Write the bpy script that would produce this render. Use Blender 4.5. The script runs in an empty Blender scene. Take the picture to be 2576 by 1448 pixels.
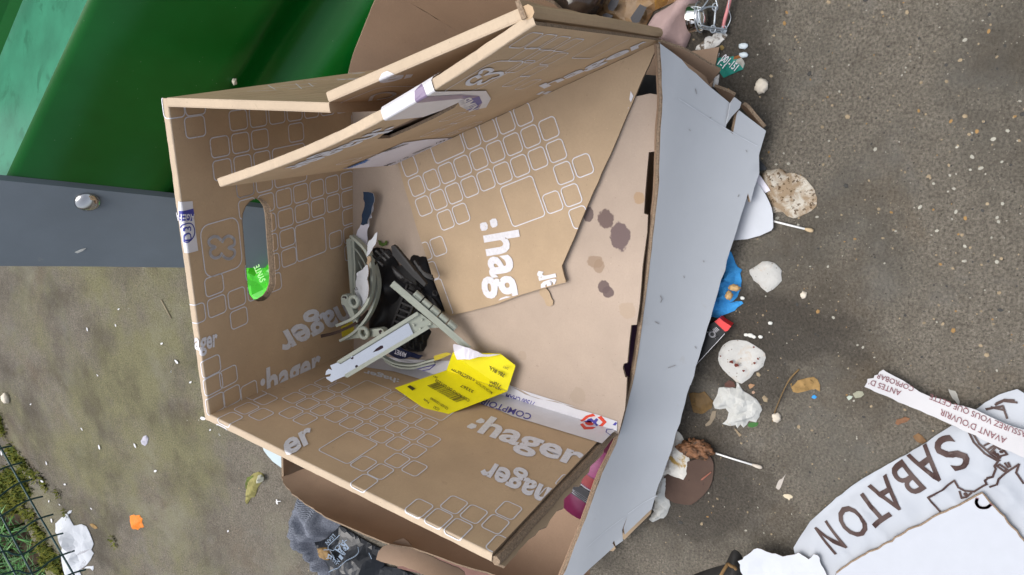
import bpy, bmesh, math, random
import numpy as np
from mathutils import Vector, Matrix, noise
from mathutils.geometry import delaunay_2d_cdt

# ------------------------------------------------------------------ camera, sky, sun
SC = bpy.context.scene
COL = SC.collection
FOC = 1934.0                      # focal length for a picture 2576 units wide
CAM_H = 0.95                      # eye height above the concrete
_nad = np.array([(2330 - 1288) / FOC, -(230 - 724) / FOC, -1.0]); _nad /= np.linalg.norm(_nad)
_up = -_nad
_fw = np.array([-1.0, 0, 0]); _fw -= _up * (_fw @ _up); _fw /= np.linalg.norm(_fw)
ROT = np.array([np.cross(_fw, _up), _fw, _up])          # world axes seen from the camera
CPOS = np.array([0, 0, CAM_H])
cam = bpy.data.cameras.new('camera'); cam_o = bpy.data.objects.new('camera', cam); COL.objects.link(cam_o)
cam.sensor_width = 36.0; cam.lens = FOC / 2576 * 36.0; cam.clip_start = 0.02; cam.clip_end = 400
_m = Matrix([list(ROT[i]) + [CPOS[i]] for i in range(3)] + [[0, 0, 0, 1]])
cam_o.matrix_world = _m
SC.camera = cam_o

SUN_EL, SUN_AZ = math.radians(68), math.radians(12)    # azimuth clockwise from +Y
world = bpy.data.worlds.new('World'); SC.world = world; world.use_nodes = True
wn = world.node_tree.nodes; wn.clear()
sky = wn.new('ShaderNodeTexSky'); sky.sky_type = 'NISHITA'; sky.sun_disc = False
sky.sun_elevation = SUN_EL; sky.sun_rotation = SUN_AZ; sky.air_density = 1.0; sky.dust_density = 4.0; sky.ozone_density = 1.0
hs = wn.new('ShaderNodeHueSaturation'); hs.inputs['Saturation'].default_value = 0.42
bg = wn.new('ShaderNodeBackground'); bg.inputs['Strength'].default_value = 0.13
wo = wn.new('ShaderNodeOutputWorld')
wl = world.node_tree.links
wl.new(sky.outputs[0], hs.inputs['Color']); wl.new(hs.outputs[0], bg.inputs['Color']); wl.new(bg.outputs[0], wo.inputs['Surface'])
sun = bpy.data.lights.new('sun', 'SUN'); sun.energy = 1.3; sun.angle = math.radians(52); sun.color = (1, 0.97, 0.93)
sun_o = bpy.data.objects.new('sun', sun); COL.objects.link(sun_o)
_sd = Vector((math.sin(SUN_AZ) * math.cos(SUN_EL), math.cos(SUN_AZ) * math.cos(SUN_EL), math.sin(SUN_EL)))
sun_o.rotation_euler = _sd.to_track_quat('Z', 'Y').to_euler()
SC.view_settings.view_transform = 'Standard'; SC.view_settings.look = 'None'
SC.view_settings.exposure = 0.72; SC.view_settings.gamma = 1.0; SC.view_settings.use_curve_mapping = False
SC.render.engine = 'CYCLES'; SC.cycles.max_bounces = 10; SC.cycles.diffuse_bounces = 8; SC.cycles.glossy_bounces = 3

# ------------------------------------------------------------------ measuring helpers
Zv = np.array([0, 0, 1.0])
def ray(px, py): return ROT @ np.array([(px - 1288) / FOC, -(py - 724) / FOC, -1.0])
def P(px, py, z=0.0):
    d = ray(px, py); return CPOS + d * ((z - CAM_H) / d[2])
def nrm(v): v = np.asarray(v, float); return v / np.linalg.norm(v)
def A(x0, y0, f, pts): return [((x0 + x / f) / 1.5528, (y0 + y / f) / 1.5528) for x, y in pts]
class Pl:
    """a flat panel with its own metric axes u, v and a normal n towards the viewer"""
    def __init__(s, a, b, up=Zv, n=None):
        s.o = np.array(a, float); s.u = nrm(np.array(b) - a)
        s.n = nrm(np.cross(s.u, up)) if n is None else nrm(n - s.u * (np.dot(n, s.u)))
        s.v = np.cross(s.n, s.u)
    def at(s, px, py, off=0.0):
        d = ray(px, py); t = ((s.o + s.n * off - CPOS) @ s.n) / (d @ s.n); return CPOS + t * d
    def uv(s, px, py):
        p = s.at(px, py) - s.o; return np.array([p @ s.u, p @ s.v])
    def f(s, u, v, w=0.0): return s.o + s.u * u + s.v * v + s.n * w
class Gp(Pl):
    """a level surface at height z"""
    def __init__(s, z): s.o = np.array([0, 0, z]); s.u = np.array([1.0, 0, 0]); s.v = np.array([0, 1.0, 0]); s.n = Zv
# ------------------------------------------------------------------ object helpers
def tag(o, label=None, cat=None, group=None, kind=None):
    for k, v in (('label', label), ('category', cat), ('group', group), ('kind', kind)):
        if v: o[k] = v
    return o
def thing(name, label, cat, loc=(0, 0, 0), group=None):
    o = bpy.data.objects.new(name, None); COL.objects.link(o); o.location = tuple(loc); o.empty_display_size = 0.05
    return tag(o, label, cat, group)
def setp(o, parent):
    if parent is not None:
        o.parent = parent
        wp = Vector((0, 0, 0)); q = parent
        while q is not None: wp += q.location; q = q.parent
        o.location = -wp
def mk(name, V, F, mats, parent=None, fm=None, smooth=False):
    me = bpy.data.meshes.new(name)
    me.from_pydata([tuple(map(float, v)) for v in V], [], [tuple(int(i) for i in f) for f in F])
    for m in (mats if isinstance(mats, (list, tuple)) else [mats]): me.materials.append(m)
    if fm is not None: me.polygons.foreach_set('material_index', np.array(fm, dtype=np.int32))
    if smooth: me.polygons.foreach_set('use_smooth', np.ones(len(me.polygons), dtype=bool))
    me.update()
    o = bpy.data.objects.new(name, me); COL.objects.link(o); setp(o, parent)
    return o
class MB:
    """collects pieces that become ONE mesh"""
    def __init__(s): s.V = []; s.F = []; s.M = []
    def add(s, V, F, m=0):
        k = len(s.V); s.V += [tuple(v) for v in V]; s.F += [tuple(i + k for i in f) for f in F]
        s.M += (list(m) if isinstance(m, (list, tuple)) else [m] * len(F))
        return s
    def build(s, name, mats, parent=None, smooth=False): return mk(name, s.V, s.F, mats, parent, s.M, smooth)
def inside(loops, x, y):
    c = False
    for L in loops:
        n = len(L); j = n - 1
        for i in range(n):
            if (L[i][1] > y) != (L[j][1] > y) and x < (L[j][0] - L[i][0]) * (y - L[i][1]) / (L[j][1] - L[i][1]) + L[i][0]: c = not c
            j = i
    return c
def fill(loops, pts=()):
    vs, es = [], []
    for L in loops:
        k = len(vs); n = len(L)
        vs += [Vector((float(p[0]), float(p[1]))) for p in L]; es += [(k + i, k + (i + 1) % n) for i in range(n)]
    vs += [Vector((float(p[0]), float(p[1]))) for p in pts]
    r = delaunay_2d_cdt(vs, es, [], 0, 1e-7)
    v2 = [(v.x, v.y) for v in r[0]]; T = []
    for f in r[2]:
        cx = sum(v2[i][0] for i in f) / 3; cy = sum(v2[i][1] for i in f) / 3
        if inside(loops, cx, cy):
            a, b, c = (v2[i] for i in f)
            T.append(f if (b[0] - a[0]) * (c[1] - a[1]) - (b[1] - a[1]) * (c[0] - a[0]) > 0 else f[::-1])
    return v2, [tuple(t) for t in T]
def bound(T):
    e = {}
    for t in T:
        for i in range(3):
            a, b = t[i], t[(i + 1) % 3]
            if (b, a) in e: del e[(b, a)]
            else: e[(a, b)] = 1
    return list(e)
def grid_in(loops, step, rnd):
    xs = [p[0] for p in loops[0]]; ys = [p[1] for p in loops[0]]; out = []
    y = min(ys); r = 0
    while y < max(ys):
        x = min(xs) + (step / 2 if r % 2 else 0)
        while x < max(xs):
            q = (x + rnd.uniform(-.25, .25) * step, y + rnd.uniform(-.25, .25) * step)
            if inside(loops, *q): out.append(q)
            x += step
        y += step * .87; r += 1
    return out
def torn(L, step, jit, rnd, closed=True):
    out = []; n = len(L)
    for i in range(n if closed else n - 1):
        a, b = np.array(L[i], float), np.array(L[(i + 1) % n], float); d = b - a; ln = np.linalg.norm(d)
        k = max(1, int(ln / step)); nn = np.array([-d[1], d[0]]) / max(ln, 1e-9)
        for j in range(k): out.append(tuple(a + d * j / k + (nn * rnd.gauss(0, jit) if j else 0)))
    if not closed: out.append(tuple(L[-1]))
    return out
def slab(mb, loops, f, th, mats=(0, 0, 0), pts=()):
    """front face at w=0, back at w=-th, walls round every loop; f maps (u, v, w) into space"""
    v2, T = fill(loops, pts); n = len(v2)
    V = [f(x, y, 0) for x, y in v2] + [f(x, y, -th) for x, y in v2]
    E = bound(T); ev = sorted({i for e in E for i in e}); ix = {j: 2 * n + k for k, j in enumerate(ev)}; q = len(ev)
    V += [V[i] for i in ev] + [V[i + n] for i in ev]
    F = list(T) + [(a + n, c + n, b + n) for a, b, c in T] + [(ix[b], ix[a], ix[a] + q, ix[b] + q) for a, b in E]
    mb.add(V, F, [mats[0]] * len(T) + [mats[1]] * len(T) + [mats[2]] * len(E))
    return mb
def sheet3(mb, pts, th, mats=(0, 0, 0), face=None, step=None, jit=0, rnd=None):
    """nearly flat polygon given by points in space, with thickness th behind its viewer side"""
    p = np.array(pts, float); c = p.mean(0)
    _, _, vt = np.linalg.svd(p - c); n = vt[2]
    if (CPOS - c) @ n < 0: n = -n
    if face is not None and np.dot(face, n) < 0: n = -n
    u = nrm(vt[0] - n * (vt[0] @ n)); v = np.cross(n, u)
    L = [((q - c) @ u, (q - c) @ v) for q in p]
    if step: L = torn(L, step, jit, rnd)
    w0 = [(q - c) @ n for q in p]
    src = np.array([((q - c) @ u, (q - c) @ v) for q in p]); w0 = np.array(w0); k = len(p)
    bas = lambda x, y: np.array([1, x, y, x * y, x * x, y * y][:6 if k >= 8 else 4 if k >= 4 else 3])
    co = np.linalg.lstsq(np.array([bas(x, y) for x, y in src]), w0, rcond=None)[0]
    def f(x, y, w): return c + u * x + v * y + n * (w + bas(x, y) @ co)
    if k >= 8 and abs(w0).max() > .004: return slab(mb, [L], f, th, mats, grid_in([L], max(np.ptp(src[:, 0]), np.ptp(src[:, 1])) / 12, random.Random(1)))
    return slab(mb, [L], f, th, mats)
def tube(mb, pts, r, sides=8, m=0, closed=False, cap=True, flat=1.0):
    p = [np.array(q, float) for q in pts]; n = len(p); V = []; F = []
    rr = r if isinstance(r, (list, tuple)) else [r] * n
    t0 = nrm(p[1] - p[0]); a = np.cross(t0, Zv)
    if np.linalg.norm(a) < 1e-3: a = np.cross(t0, (1, 0, 0))
    a = nrm(a)
    for i in range(n):
        t = nrm((p[(i + 1) % n] if closed or i < n - 1 else p[i]) - (p[i - 1] if closed or i > 0 else p[i]))
        a = nrm(a - t * (a @ t)); b = np.cross(t, a)
        for k in range(sides):
            g = 2 * math.pi * k / sides; V.append(p[i] + rr[i] * (a * math.cos(g) + b * flat * math.sin(g)))
    for i in range(n if closed else n - 1):
        j = (i + 1) % n
        for k in range(sides):
            l = (k + 1) % sides; F.append((i * sides + k, i * sides + l, j * sides + l, j * sides + k))
    if cap and not closed:
        F.append(tuple(range(sides))[::-1]); F.append(tuple((n - 1) * sides + k for k in range(sides)))
    return mb.add(V, F, m)
def smoothline(pts, k=6):
    p = [np.array(q, float) for q in pts]; out = []
    for i in range(len(p) - 1):
        a, b, c, d = p[max(i - 1, 0)], p[i], p[i + 1], p[min(i + 2, len(p) - 1)]
        for j in range(k):
            t = j / k
            out.append(.5 * (2 * b + (c - a) * t + (2 * a - 5 * b + 4 * c - d) * t * t + (3 * b - a - 3 * c + d) * t ** 3))
    out.append(p[-1]); return out
def ribbon(mb, pts, nrml, wid, th, m=0):
    """a band that follows pts; its width runs along nrml, its thickness across"""
    p = [np.array(q, float) for q in pts]; V = []; F = []; N = len(p)
    for i in range(N):
        t = nrm(p[min(i + 1, N - 1)] - p[max(i - 1, 0)]); w = np.array(nrml, float); w = nrm(w - t * (w @ t)); s = np.cross(t, w)
        for a, b in ((-1, -1), (1, -1), (1, 1), (-1, 1)): V.append(p[i] + w * a * wid / 2 + s * b * th / 2)
    for i in range(N - 1):
        for k in range(4): l = (k + 1) % 4; F.append((i * 4 + k, i * 4 + l, i * 4 + 4 + l, i * 4 + 4 + k))
    F += [(0, 1, 2, 3), tuple((N - 1) * 4 + k for k in (3, 2, 1, 0))]
    return mb.add(V, F, m)
def nz(x, y, z=0.0): return noise.noise(Vector((x, y, z)))
def crease(x, y, s, seed):
    """folded-paper relief: sharp ridges between flat facets, 0..1"""
    d = noise.voronoi(Vector((x * s + seed, y * s - seed, seed * .7)))[0]
    return min(1, (d[1] - d[0]) * 1.1) * .6 + .4 * (1 - abs(nz(x * s * .6 + seed, y * s * .6)) * 2)
def crumple(name, loop, z0, amp, step, mat, seed=1, freq=40, th=.0006, parent=None, smooth=False, edge=.012, jit=.0, lift=None, mats=None, zf=None):
    """a crumpled sheet lying on a level surface: outline in pixels, relief in metres"""
    rnd = random.Random(seed); g = Gp(z0); L = [tuple(g.uv(*q)) for q in loop]
    L = torn(L, step, jit, rnd)
    pts = grid_in([L], step, rnd)
    La = np.array(L); cx, cy = La.mean(0)
    def f(x, y, w):
        e = min(1, math.sqrt(((La - (x, y)) ** 2).sum(1).min()) / edge)
        h = amp * (crease(x, y, freq, seed) * (.25 + .75 * e)) * (0.35 + .65 * e)
        if smooth: h = amp * (.5 + .5 * math.sin(freq * (x * .8 + y * .6) + 3 * nz(x * freq * .4, y * freq * .4, seed)) + .5 * nz(x * freq * .7, y * freq * .7, seed + 3)) * (.15 + .85 * e)
        if lift: h += lift * e
        if zf: h += zf(x, y, e)
        return np.array([x, y, z0 + max(h, 0.0003) + w + .0008])
    mb = MB(); slab(mb, [L], f, th, (0, 1 if mats else 0, 1 if mats else 0), pts)
    return mb.build(name, mats or mat, parent, smooth)
def lump(name, c, r, mat, seed=1, amp=.3, freq=2.2, sub=3, parent=None, smooth=True):
    bm = bmesh.new(); bmesh.ops.create_icosphere(bm, subdivisions=sub, radius=1)
    for v in bm.verts:
        k = 1 + amp * nz(v.co.x * freq + seed, v.co.y * freq, v.co.z * freq) + amp * .5 * nz(v.co.x * freq * 2.7, v.co.y * freq * 2.7 + seed, v.co.z * freq * 2.7)
        v.co = Vector((v.co.x * k * r[0], v.co.y * k * r[1], v.co.z * k * r[2]))
        v.co += Vector(tuple(float(q) for q in c))
    me = bpy.data.meshes.new(name); bm.to_mesh(me); bm.free(); me.materials.append(mat)
    if smooth: me.polygons.foreach_set('use_smooth', np.ones(len(me.polygons), dtype=bool))
    o = bpy.data.objects.new(name, me); COL.objects.link(o); setp(o, parent); return o
_tc = {}
def text_geo(s, bold=0.0):
    k = (s, bold)
    if k not in _tc:
        cu = bpy.data.curves.new('lettering', 'FONT'); cu.body = s; cu.size = 1; cu.offset = bold; cu.resolution_u = 3
        ob = bpy.data.objects.new('lettering', cu); me = bpy.data.meshes.new_from_object(ob)
        V = np.array([(v.co.x, v.co.y) for v in me.vertices]) if len(me.vertices) else np.zeros((1, 2)); F = [tuple(p.vertices) for p in me.polygons]
        bpy.data.objects.remove(ob); bpy.data.curves.remove(cu); bpy.data.meshes.remove(me)
        V[:, 0] -= V[:, 0].min(); _tc[k] = (V, F)
    return _tc[k]
class Print:
    """flat print laid on a panel: everything is clipped to the panel and becomes one sheet"""
    def __init__(s, pl): s.pl = pl; s.V = []; s.F = []; s.M = []
    def poly(s, L, m=0):
        v, T = fill([L]); k = len(s.V); s.V += v; s.F += [tuple(i + k for i in t) for t in T]; s.M += [m + (10 if m else 0)] * len(T); return s
    def ppoly(s, px, m=0): return s.poly([tuple(s.pl.uv(*q)) for q in px], m)
    def ring(s, c, a, b, ha, hb, wd, rad=.28, m=0):
        """rounded square outline: centre c, unit axes a b, half sizes ha hb, line width wd"""
        c = np.array(c); a = np.array(a); b = np.array(b); pts = []
        r = rad * min(ha, hb) * 1.0
        for sx, sy, g0 in ((1, 1, 0), (-1, 1, 90), (-1, -1, 180), (1, -1, 270)):
            for k in range(5):
                g = math.radians(g0 + k * 22.5); pts.append((sx * (ha - r), sy * (hb - r), math.cos(g), math.sin(g)))
        n = len(pts); k0 = len(s.V); sub = []
        for i in range(n):
            q = pts[i]; q2 = pts[(i + 1) % n]; K = 4 if i % 5 == 4 else 1
            for t in range(K):
                w = t / K; o = []
                for rr in (r + wd / 2, r - wd / 2):
                    x0 = (q[0] + rr * q[2]) * (1 - w) + (q2[0] + rr * q2[2]) * w; y0 = (q[1] + rr * q[3]) * (1 - w) + (q2[1] + rr * q2[3]) * w
                    o.append(tuple(c + a * x0 + b * y0))
                sub.append(o)
        N = len(sub)
        for o in sub: s.V += o
        for i in range(N):
            j = (i + 1) % N; s.F.append((k0 + 2 * i, k0 + 2 * j, k0 + 2 * j + 1, k0 + 2 * i + 1)); s.M.append(m + 10)
        return s
    def text(s, t, p0, p1, h=None, bold=0.0, m=0, uv=False, up=None):
        """t written from p0 to p1 (pixels of its baseline); h = letter height in metres, else natural"""
        V, F = text_geo(t, bold); w = V[:, 0].max()
        q0, q1 = (np.array(p0), np.array(p1)) if uv else (s.pl.uv(*p0), s.pl.uv(*p1))
        d = q1 - q0; ln = np.linalg.norm(d); d /= ln; n = np.array([-d[1], d[0]])
        if up is not None: n = nrm((np.array(up) if uv else s.pl.uv(*up)) - q0)
        sx = ln / w; sy = sx if h is None else h / .7; k = len(s.V)
        s.V += [tuple(q0 + d * x * sx + n * y * sy) for x, y in V]; s.F += [tuple(i + k for i in f) for f in F]; s.M += [m + 20] * len(F)
        return s
    def line(s, L, wd, m=0, uv=False, closed=False):
        q = [np.array(p, float) if uv else s.pl.uv(*p) for p in L]
        if closed: q.append(q[0])
        for i in range(len(q) - 1):
            d = q[i + 1] - q[i]; ln = np.linalg.norm(d)
            if ln < 1e-7: continue
            d /= ln; n = np.array([-d[1], d[0]]) * wd / 2; e = d * wd * .35; k = len(s.V)
            s.V += [tuple(q[i] - n - e), tuple(q[i + 1] - n + e), tuple(q[i + 1] + n + e), tuple(q[i] + n - e)]
            s.F.append((k, k + 1, k + 2, k + 3)); s.M.append(m + 20)
        return s
    def build(s, name, mats, parent, off=.0004, f=None, clip=None, cuts=(), smooth=False, hole=None, dice=None):
        bm = bmesh.new(); vs = [bm.verts.new((x, y, 0)) for x, y in s.V]
        for F, m in zip(s.F, s.M):
            try: bm.faces.new([vs[i] for i in F]).material_index = m
            except ValueError: pass
        def cut(p, n, clear):
            bmesh.ops.bisect_plane(bm, geom=bm.verts[:] + bm.edges[:] + bm.faces[:], dist=1e-7, plane_co=(p[0], p[1], 0), plane_no=(n[0], n[1], 0), clear_outer=clear)
        if clip:
            c = np.mean(clip, 0)
            for i in range(len(clip)):
                a, b = np.array(clip[i]), np.array(clip[(i + 1) % len(clip)]); d = b - a; n = np.array([d[1], -d[0]])
                if (c - a) @ n > 0: n = -n
                cut(a, n, True)
        for p, n in cuts: cut(p, n, False)
        if hole:
            bmesh.ops.delete(bm, geom=[q for q in bm.faces if inside([hole], *q.calc_center_median()[:2])], context='FACES')
        if dice:
            va = np.array([v.co[:2] for v in bm.verts])
            for ax in (0, 1):
                for q in np.arange(va[:, ax].min() + dice / 2, va[:, ax].max(), dice): cut((q, q), (1, 0) if ax == 0 else (0, 1), False)
        f = f or s.pl.f
        lay_ = {}
        for F in bm.faces:
            for v in F.verts: lay_[v.index if False else v] = F.material_index // 10
        for F in bm.faces: F.material_index %= 10
        for v in bm.verts:
            q = f(v.co.x, v.co.y, off + .00022 * lay_.get(v, 0)); v.co = Vector(tuple(float(t) for t in q))
        bmesh.ops.recalc_face_normals(bm, faces=bm.faces[:])
        me = bpy.data.meshes.new(name); bm.to_mesh(me); bm.free()
        for m in (mats if isinstance(mats, (list, tuple)) else [mats]): me.materials.append(m)
        o = bpy.data.objects.new(name, me); COL.objects.link(o); setp(o, parent); return o

# ------------------------------------------------------------------ materials
def newmat(name):
    m = bpy.data.materials.new(name); m.use_nodes = True; nt = m.node_tree; b = nt.nodes['Principled BSDF']; return m, nt, b
class N:
    """small node-graph helper"""
    def __init__(s, nt): s.nt = nt
    def n(s, t, **k):
        x = s.nt.nodes.new('ShaderNode' + t)
        for a, v in k.items(): setattr(x, a, v)
        return x
    def l(s, a, b): s.nt.links.new(a, b)
    def noise(s, co, scale, det=4, rough=.55, dist=0.0):
        x = s.n('TexNoise'); s.l(co, x.inputs['Vector']); x.inputs['Scale'].default_value = scale; x.inputs['Detail'].default_value = det
        x.inputs['Roughness'].default_value = rough; x.inputs['Distortion'].default_value = dist; return x.outputs['Fac']
    def vor(s, co, scale, out='Distance', feat='F1', rnd=1.0):
        x = s.n('TexVoronoi', feature=feat); s.l(co, x.inputs['Vector']); x.inputs['Scale'].default_value = scale; x.inputs['Randomness'].default_value = rnd; return x.outputs[out]
    def ramp(s, v, stops):
        x = s.n('ValToRGB'); s.l(v, x.inputs['Fac']); e = x.color_ramp.elements
        while len(e) < len(stops): e.new(.5)
        for i, (p, c) in enumerate(stops): e[i].position = p; e[i].color = (c + (1,)) if isinstance(c, tuple) else (c, c, c, 1)
        return x.outputs['Color']
    def mix(s, fac, a, b, mode='MIX'):
        x = s.n('Mix', data_type='RGBA', blend_type=mode)
        for sock, v in ((x.inputs['Factor'], fac), (x.inputs['A'] if False else x.inputs[6], a), (x.inputs[7], b)):
            if isinstance(v, (int, float)): sock.default_value = v if sock.type == 'VALUE' else (v, v, v, 1)
            elif isinstance(v, tuple): sock.default_value = v + (1,)
            else: s.l(v, sock)
        return x.outputs[2]
    def math(s, op, a, b=0.0, c=0.0, clamp=False):
        x = s.n('Math', operation=op, use_clamp=clamp)
        for i, v in enumerate((a, b, c)):
            if isinstance(v, (int, float)): x.inputs[i].default_value = v
            else: s.l(v, x.inputs[i])
        return x.outputs[0]
    def maprange(s, v, a, b, c=0.0, d=1.0):
        x = s.n('MapRange'); s.l(v, x.inputs[0])
        for i, q in enumerate((a, b, c, d)): x.inputs[i + 1].default_value = q
        return x.outputs[0]
    def bump(s, h, strength, dist, bsdf, prev=None):
        x = s.n('Bump'); x.inputs['Strength'].default_value = strength; x.inputs['Distance'].default_value = dist; s.l(h, x.inputs['Height'])
        if prev is not None: s.l(prev, x.inputs['Normal'])
        s.l(x.outputs[0], bsdf.inputs['Normal']); return x.outputs[0]
    def geo(s): return s.n('NewGeometry').outputs['Position']
def simple(name, col, rough=.7, spec=.3, metal=0.0, vary=.12, vscale=60, bump=0.0, bscale=300, coat=0.0, stain=None, trans=0.0):
    """base colour with a soft mottling and fine relief"""
    m, nt, b = newmat(name); g = N(nt); co = g.geo()
    b.inputs['Roughness'].default_value = rough; b.inputs['Specular IOR Level'].default_value = spec; b.inputs['Metallic'].default_value = metal
    if coat: b.inputs['Coat Weight'].default_value = coat; b.inputs['Coat Roughness'].default_value = .12
    f = g.noise(co, vscale, 5, .6)
    c = g.mix(g.maprange(f, .3, .7), tuple(x * (1 - vary) for x in col), tuple(min(1, x * (1 + vary)) for x in col))
    if stain:                                          # stain = (colour, scale, threshold) dirt with a shape of its own
        s = g.noise(co, stain[1], 6, .65, .4); c = g.mix(g.maprange(s, stain[2], stain[2] + .08), c, stain[0])
    g.l(c, b.inputs['Base Color'])
    if bump: g.bump(g.noise(co, bscale, 4, .6), bump, .001, b)
    if trans: b.inputs['Alpha'].default_value = 1 - trans
    return m
def cardboard(name, col, flute=None, dark=.8, spots=None, fscale=260):
    """kraft board: fibres, faint flute lines and a few scuffs"""
    m, nt, b = newmat(name); g = N(nt); co = g.geo()
    b.inputs['Roughness'].default_value = .82; b.inputs['Specular IOR Level'].default_value = .2
    f1 = g.noise(co, 14, 4, .6); f2 = g.noise(co, 420, 3, .7); f3 = g.noise(co, 55, 5, .65, .6)
    c = g.mix(g.maprange(f1, .3, .7), tuple(x * .9 for x in col), tuple(x * 1.07 for x in col))
    c = g.mix(g.maprange(f2, .35, .75, 0, .35), c, tuple(x * dark for x in col))
    c = g.mix(g.maprange(f3, .66, .74, 0, .5), c, tuple(x * .62 for x in col))
    v = g.vor(co, 95); c = g.mix(g.maprange(v, .03, .06, .55, 0), c, tuple(x * .35 for x in col))
    v2 = g.vor(co, 70); c = g.mix(g.maprange(v2, .02, .045, .5, 0), c, tuple(min(.8, x * 1.5) for x in col))
    if spots:
        for px, py, z, rx, ry, colr, k in spots:
            p = P(px, py, z); vm = g.n('VectorMath', operation='SUBTRACT'); g.l(co, vm.inputs[0]); vm.inputs[1].default_value = tuple(p)
            sc = g.n('VectorMath', operation='MULTIPLY'); g.l(vm.outputs[0], sc.inputs[0]); sc.inputs[1].default_value = (1 / rx, 1 / ry, 0)
            ln = g.n('VectorMath', operation='LENGTH'); g.l(sc.outputs[0], ln.inputs[0])
            wob = g.math('ADD', ln.outputs['Value'], g.math('MULTIPLY', g.math('SUBTRACT', g.noise(co, 75, 4, .6), .5), 1.15))
            c = g.mix(g.maprange(wob, .93, 1.06, k, 0), c, colr)
    g.l(c, b.inputs['Base Color'])
    g.bump(g.mix(.5, f2, g.noise(co, 30, 3)), .25, .0012, b)
    return m
def ground_mat():
    m, nt, b = newmat('concrete'); g = N(nt); co = g.geo()
    b.inputs['Roughness'].default_value = .9; b.inputs['Specular IOR Level'].default_value = .25
    sep = g.n('SeparateXYZ'); g.l(co, sep.inputs[0])
    fine = g.noise(co, 330, 5, .72); mid = g.noise(co, 45, 5, .65, .3); big = g.noise(co, 5.5, 6, .66, .15); big2 = g.noise(co, 2.6, 6, .65, .15)
    c = g.mix(g.maprange(fine, .33, .68), (.078, .069, .055), (.292, .260, .212))
    c = g.mix(g.maprange(mid, .36, .66, 0, .42), c, (.10, .086, .066))
    gr = g.noise(co, 190, 5, .8); c = g.mix(g.maprange(gr, .52, .66, 0, .45), c, (.062, .05, .038)); c = g.mix(g.maprange(gr, .46, .34, 0, .35), c, (.30, .268, .212))
    wm = g.noise(co, 7, 4, .6, .5); c = g.mix(g.maprange(wm, .54, .70, 0, .45), c, (.125, .088, .052)); cl = g.noise(co, 11, 4, .6, .3); c = g.mix(g.maprange(cl, .55, .72, 0, .40), c, (.21, .205, .195))
    c = g.mix(g.maprange(big, .46, .66, 0, .55), c, (.125, .118, .100))
    # algae film: grows on the far side of the yard
    moss = g.math('ADD', g.maprange(sep.outputs['Y'], .45, 1.25, -.38, .22), g.math('MULTIPLY', g.math('SUBTRACT', big2, .5), 1.5))
    moss = g.math('ADD', moss, g.math('MULTIPLY', g.math('SUBTRACT', big, .5), .9), clamp=True)
    mc = g.mix(g.maprange(fine, .3, .7), (.085, .083, .036), (.275, .258, .145))
    c = g.mix(g.maprange(moss, .08, .34, 0, .85), c, mc)
    pt = g.noise(co, 4.2, 7, .68, .15); far_ = g.maprange(sep.outputs['Y'], .5, 1.1); c = g.mix(g.math('MULTIPLY', g.maprange(pt, .50, .62, 0, .6), far_), c, (.075, .064, .046)); c = g.mix(g.math('MULTIPLY', g.maprange(pt, .45, .36, 0, .5), far_), c, (.24, .235, .165))
    dk = g.noise(co, 3.3, 6, .66, .2)
    c = g.mix(g.maprange(dk, .5, .68, 0, .62), c, (.052, .044, .034))
    # pale scuffs and white grit
    sc = g.noise(co, 9, 6, .7, 1.5); c = g.mix(g.maprange(sc, .66, .78, 0, .45), c, (.25, .25, .25))
    v = g.vor(co, 150); c = g.mix(g.maprange(v, .07, .12, .55, 0), c, (.36, .32, .25))
    v = g.vor(co, 62); c = g.mix(g.maprange(v, .035, .055, .7, 0), c, (.38, .36, .31))
    v = g.vor(co, 80); c = g.mix(g.maprange(v, .05, .09, .7, 0), c, (.02, .017, .013))
    # damp round litter and sodden disc, plus painted contact shade by the panel
    damp_shade = None
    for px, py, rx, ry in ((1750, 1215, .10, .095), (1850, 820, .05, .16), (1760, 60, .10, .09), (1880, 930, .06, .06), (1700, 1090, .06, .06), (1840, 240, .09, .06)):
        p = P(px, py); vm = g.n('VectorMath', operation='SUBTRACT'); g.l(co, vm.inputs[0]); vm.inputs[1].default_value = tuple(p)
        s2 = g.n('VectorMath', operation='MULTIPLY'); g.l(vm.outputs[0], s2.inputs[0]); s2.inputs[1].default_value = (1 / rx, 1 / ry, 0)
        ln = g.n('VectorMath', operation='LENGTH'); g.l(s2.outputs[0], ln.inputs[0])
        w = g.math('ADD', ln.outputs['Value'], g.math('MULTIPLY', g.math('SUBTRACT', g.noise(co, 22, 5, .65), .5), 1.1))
        k = g.maprange(w, .75, 1.1, 1, 0); damp_shade = k if damp_shade is None else g.math('MAXIMUM', damp_shade, k)
    c = g.mix(g.math('MULTIPLY', damp_shade, .62), c, g.mix(g.maprange(fine, .3, .7), (.018, .015, .012), (.062, .052, .042)))
    g.l(c, b.inputs['Base Color'])
    g.l(g.maprange(damp_shade, 0, 1, .92, .62), b.inputs['Roughness'])
    n1 = g.bump(fine, 1.0, .004, b); g.bump(g.vor(co, 210), .35, .002, b, n1)
    return m
KRAFT = cardboard('kraft_print_side', (.51, .366, .230))
KRAFT_F = cardboard('kraft_flap', (.45, .335, .222))
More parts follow.
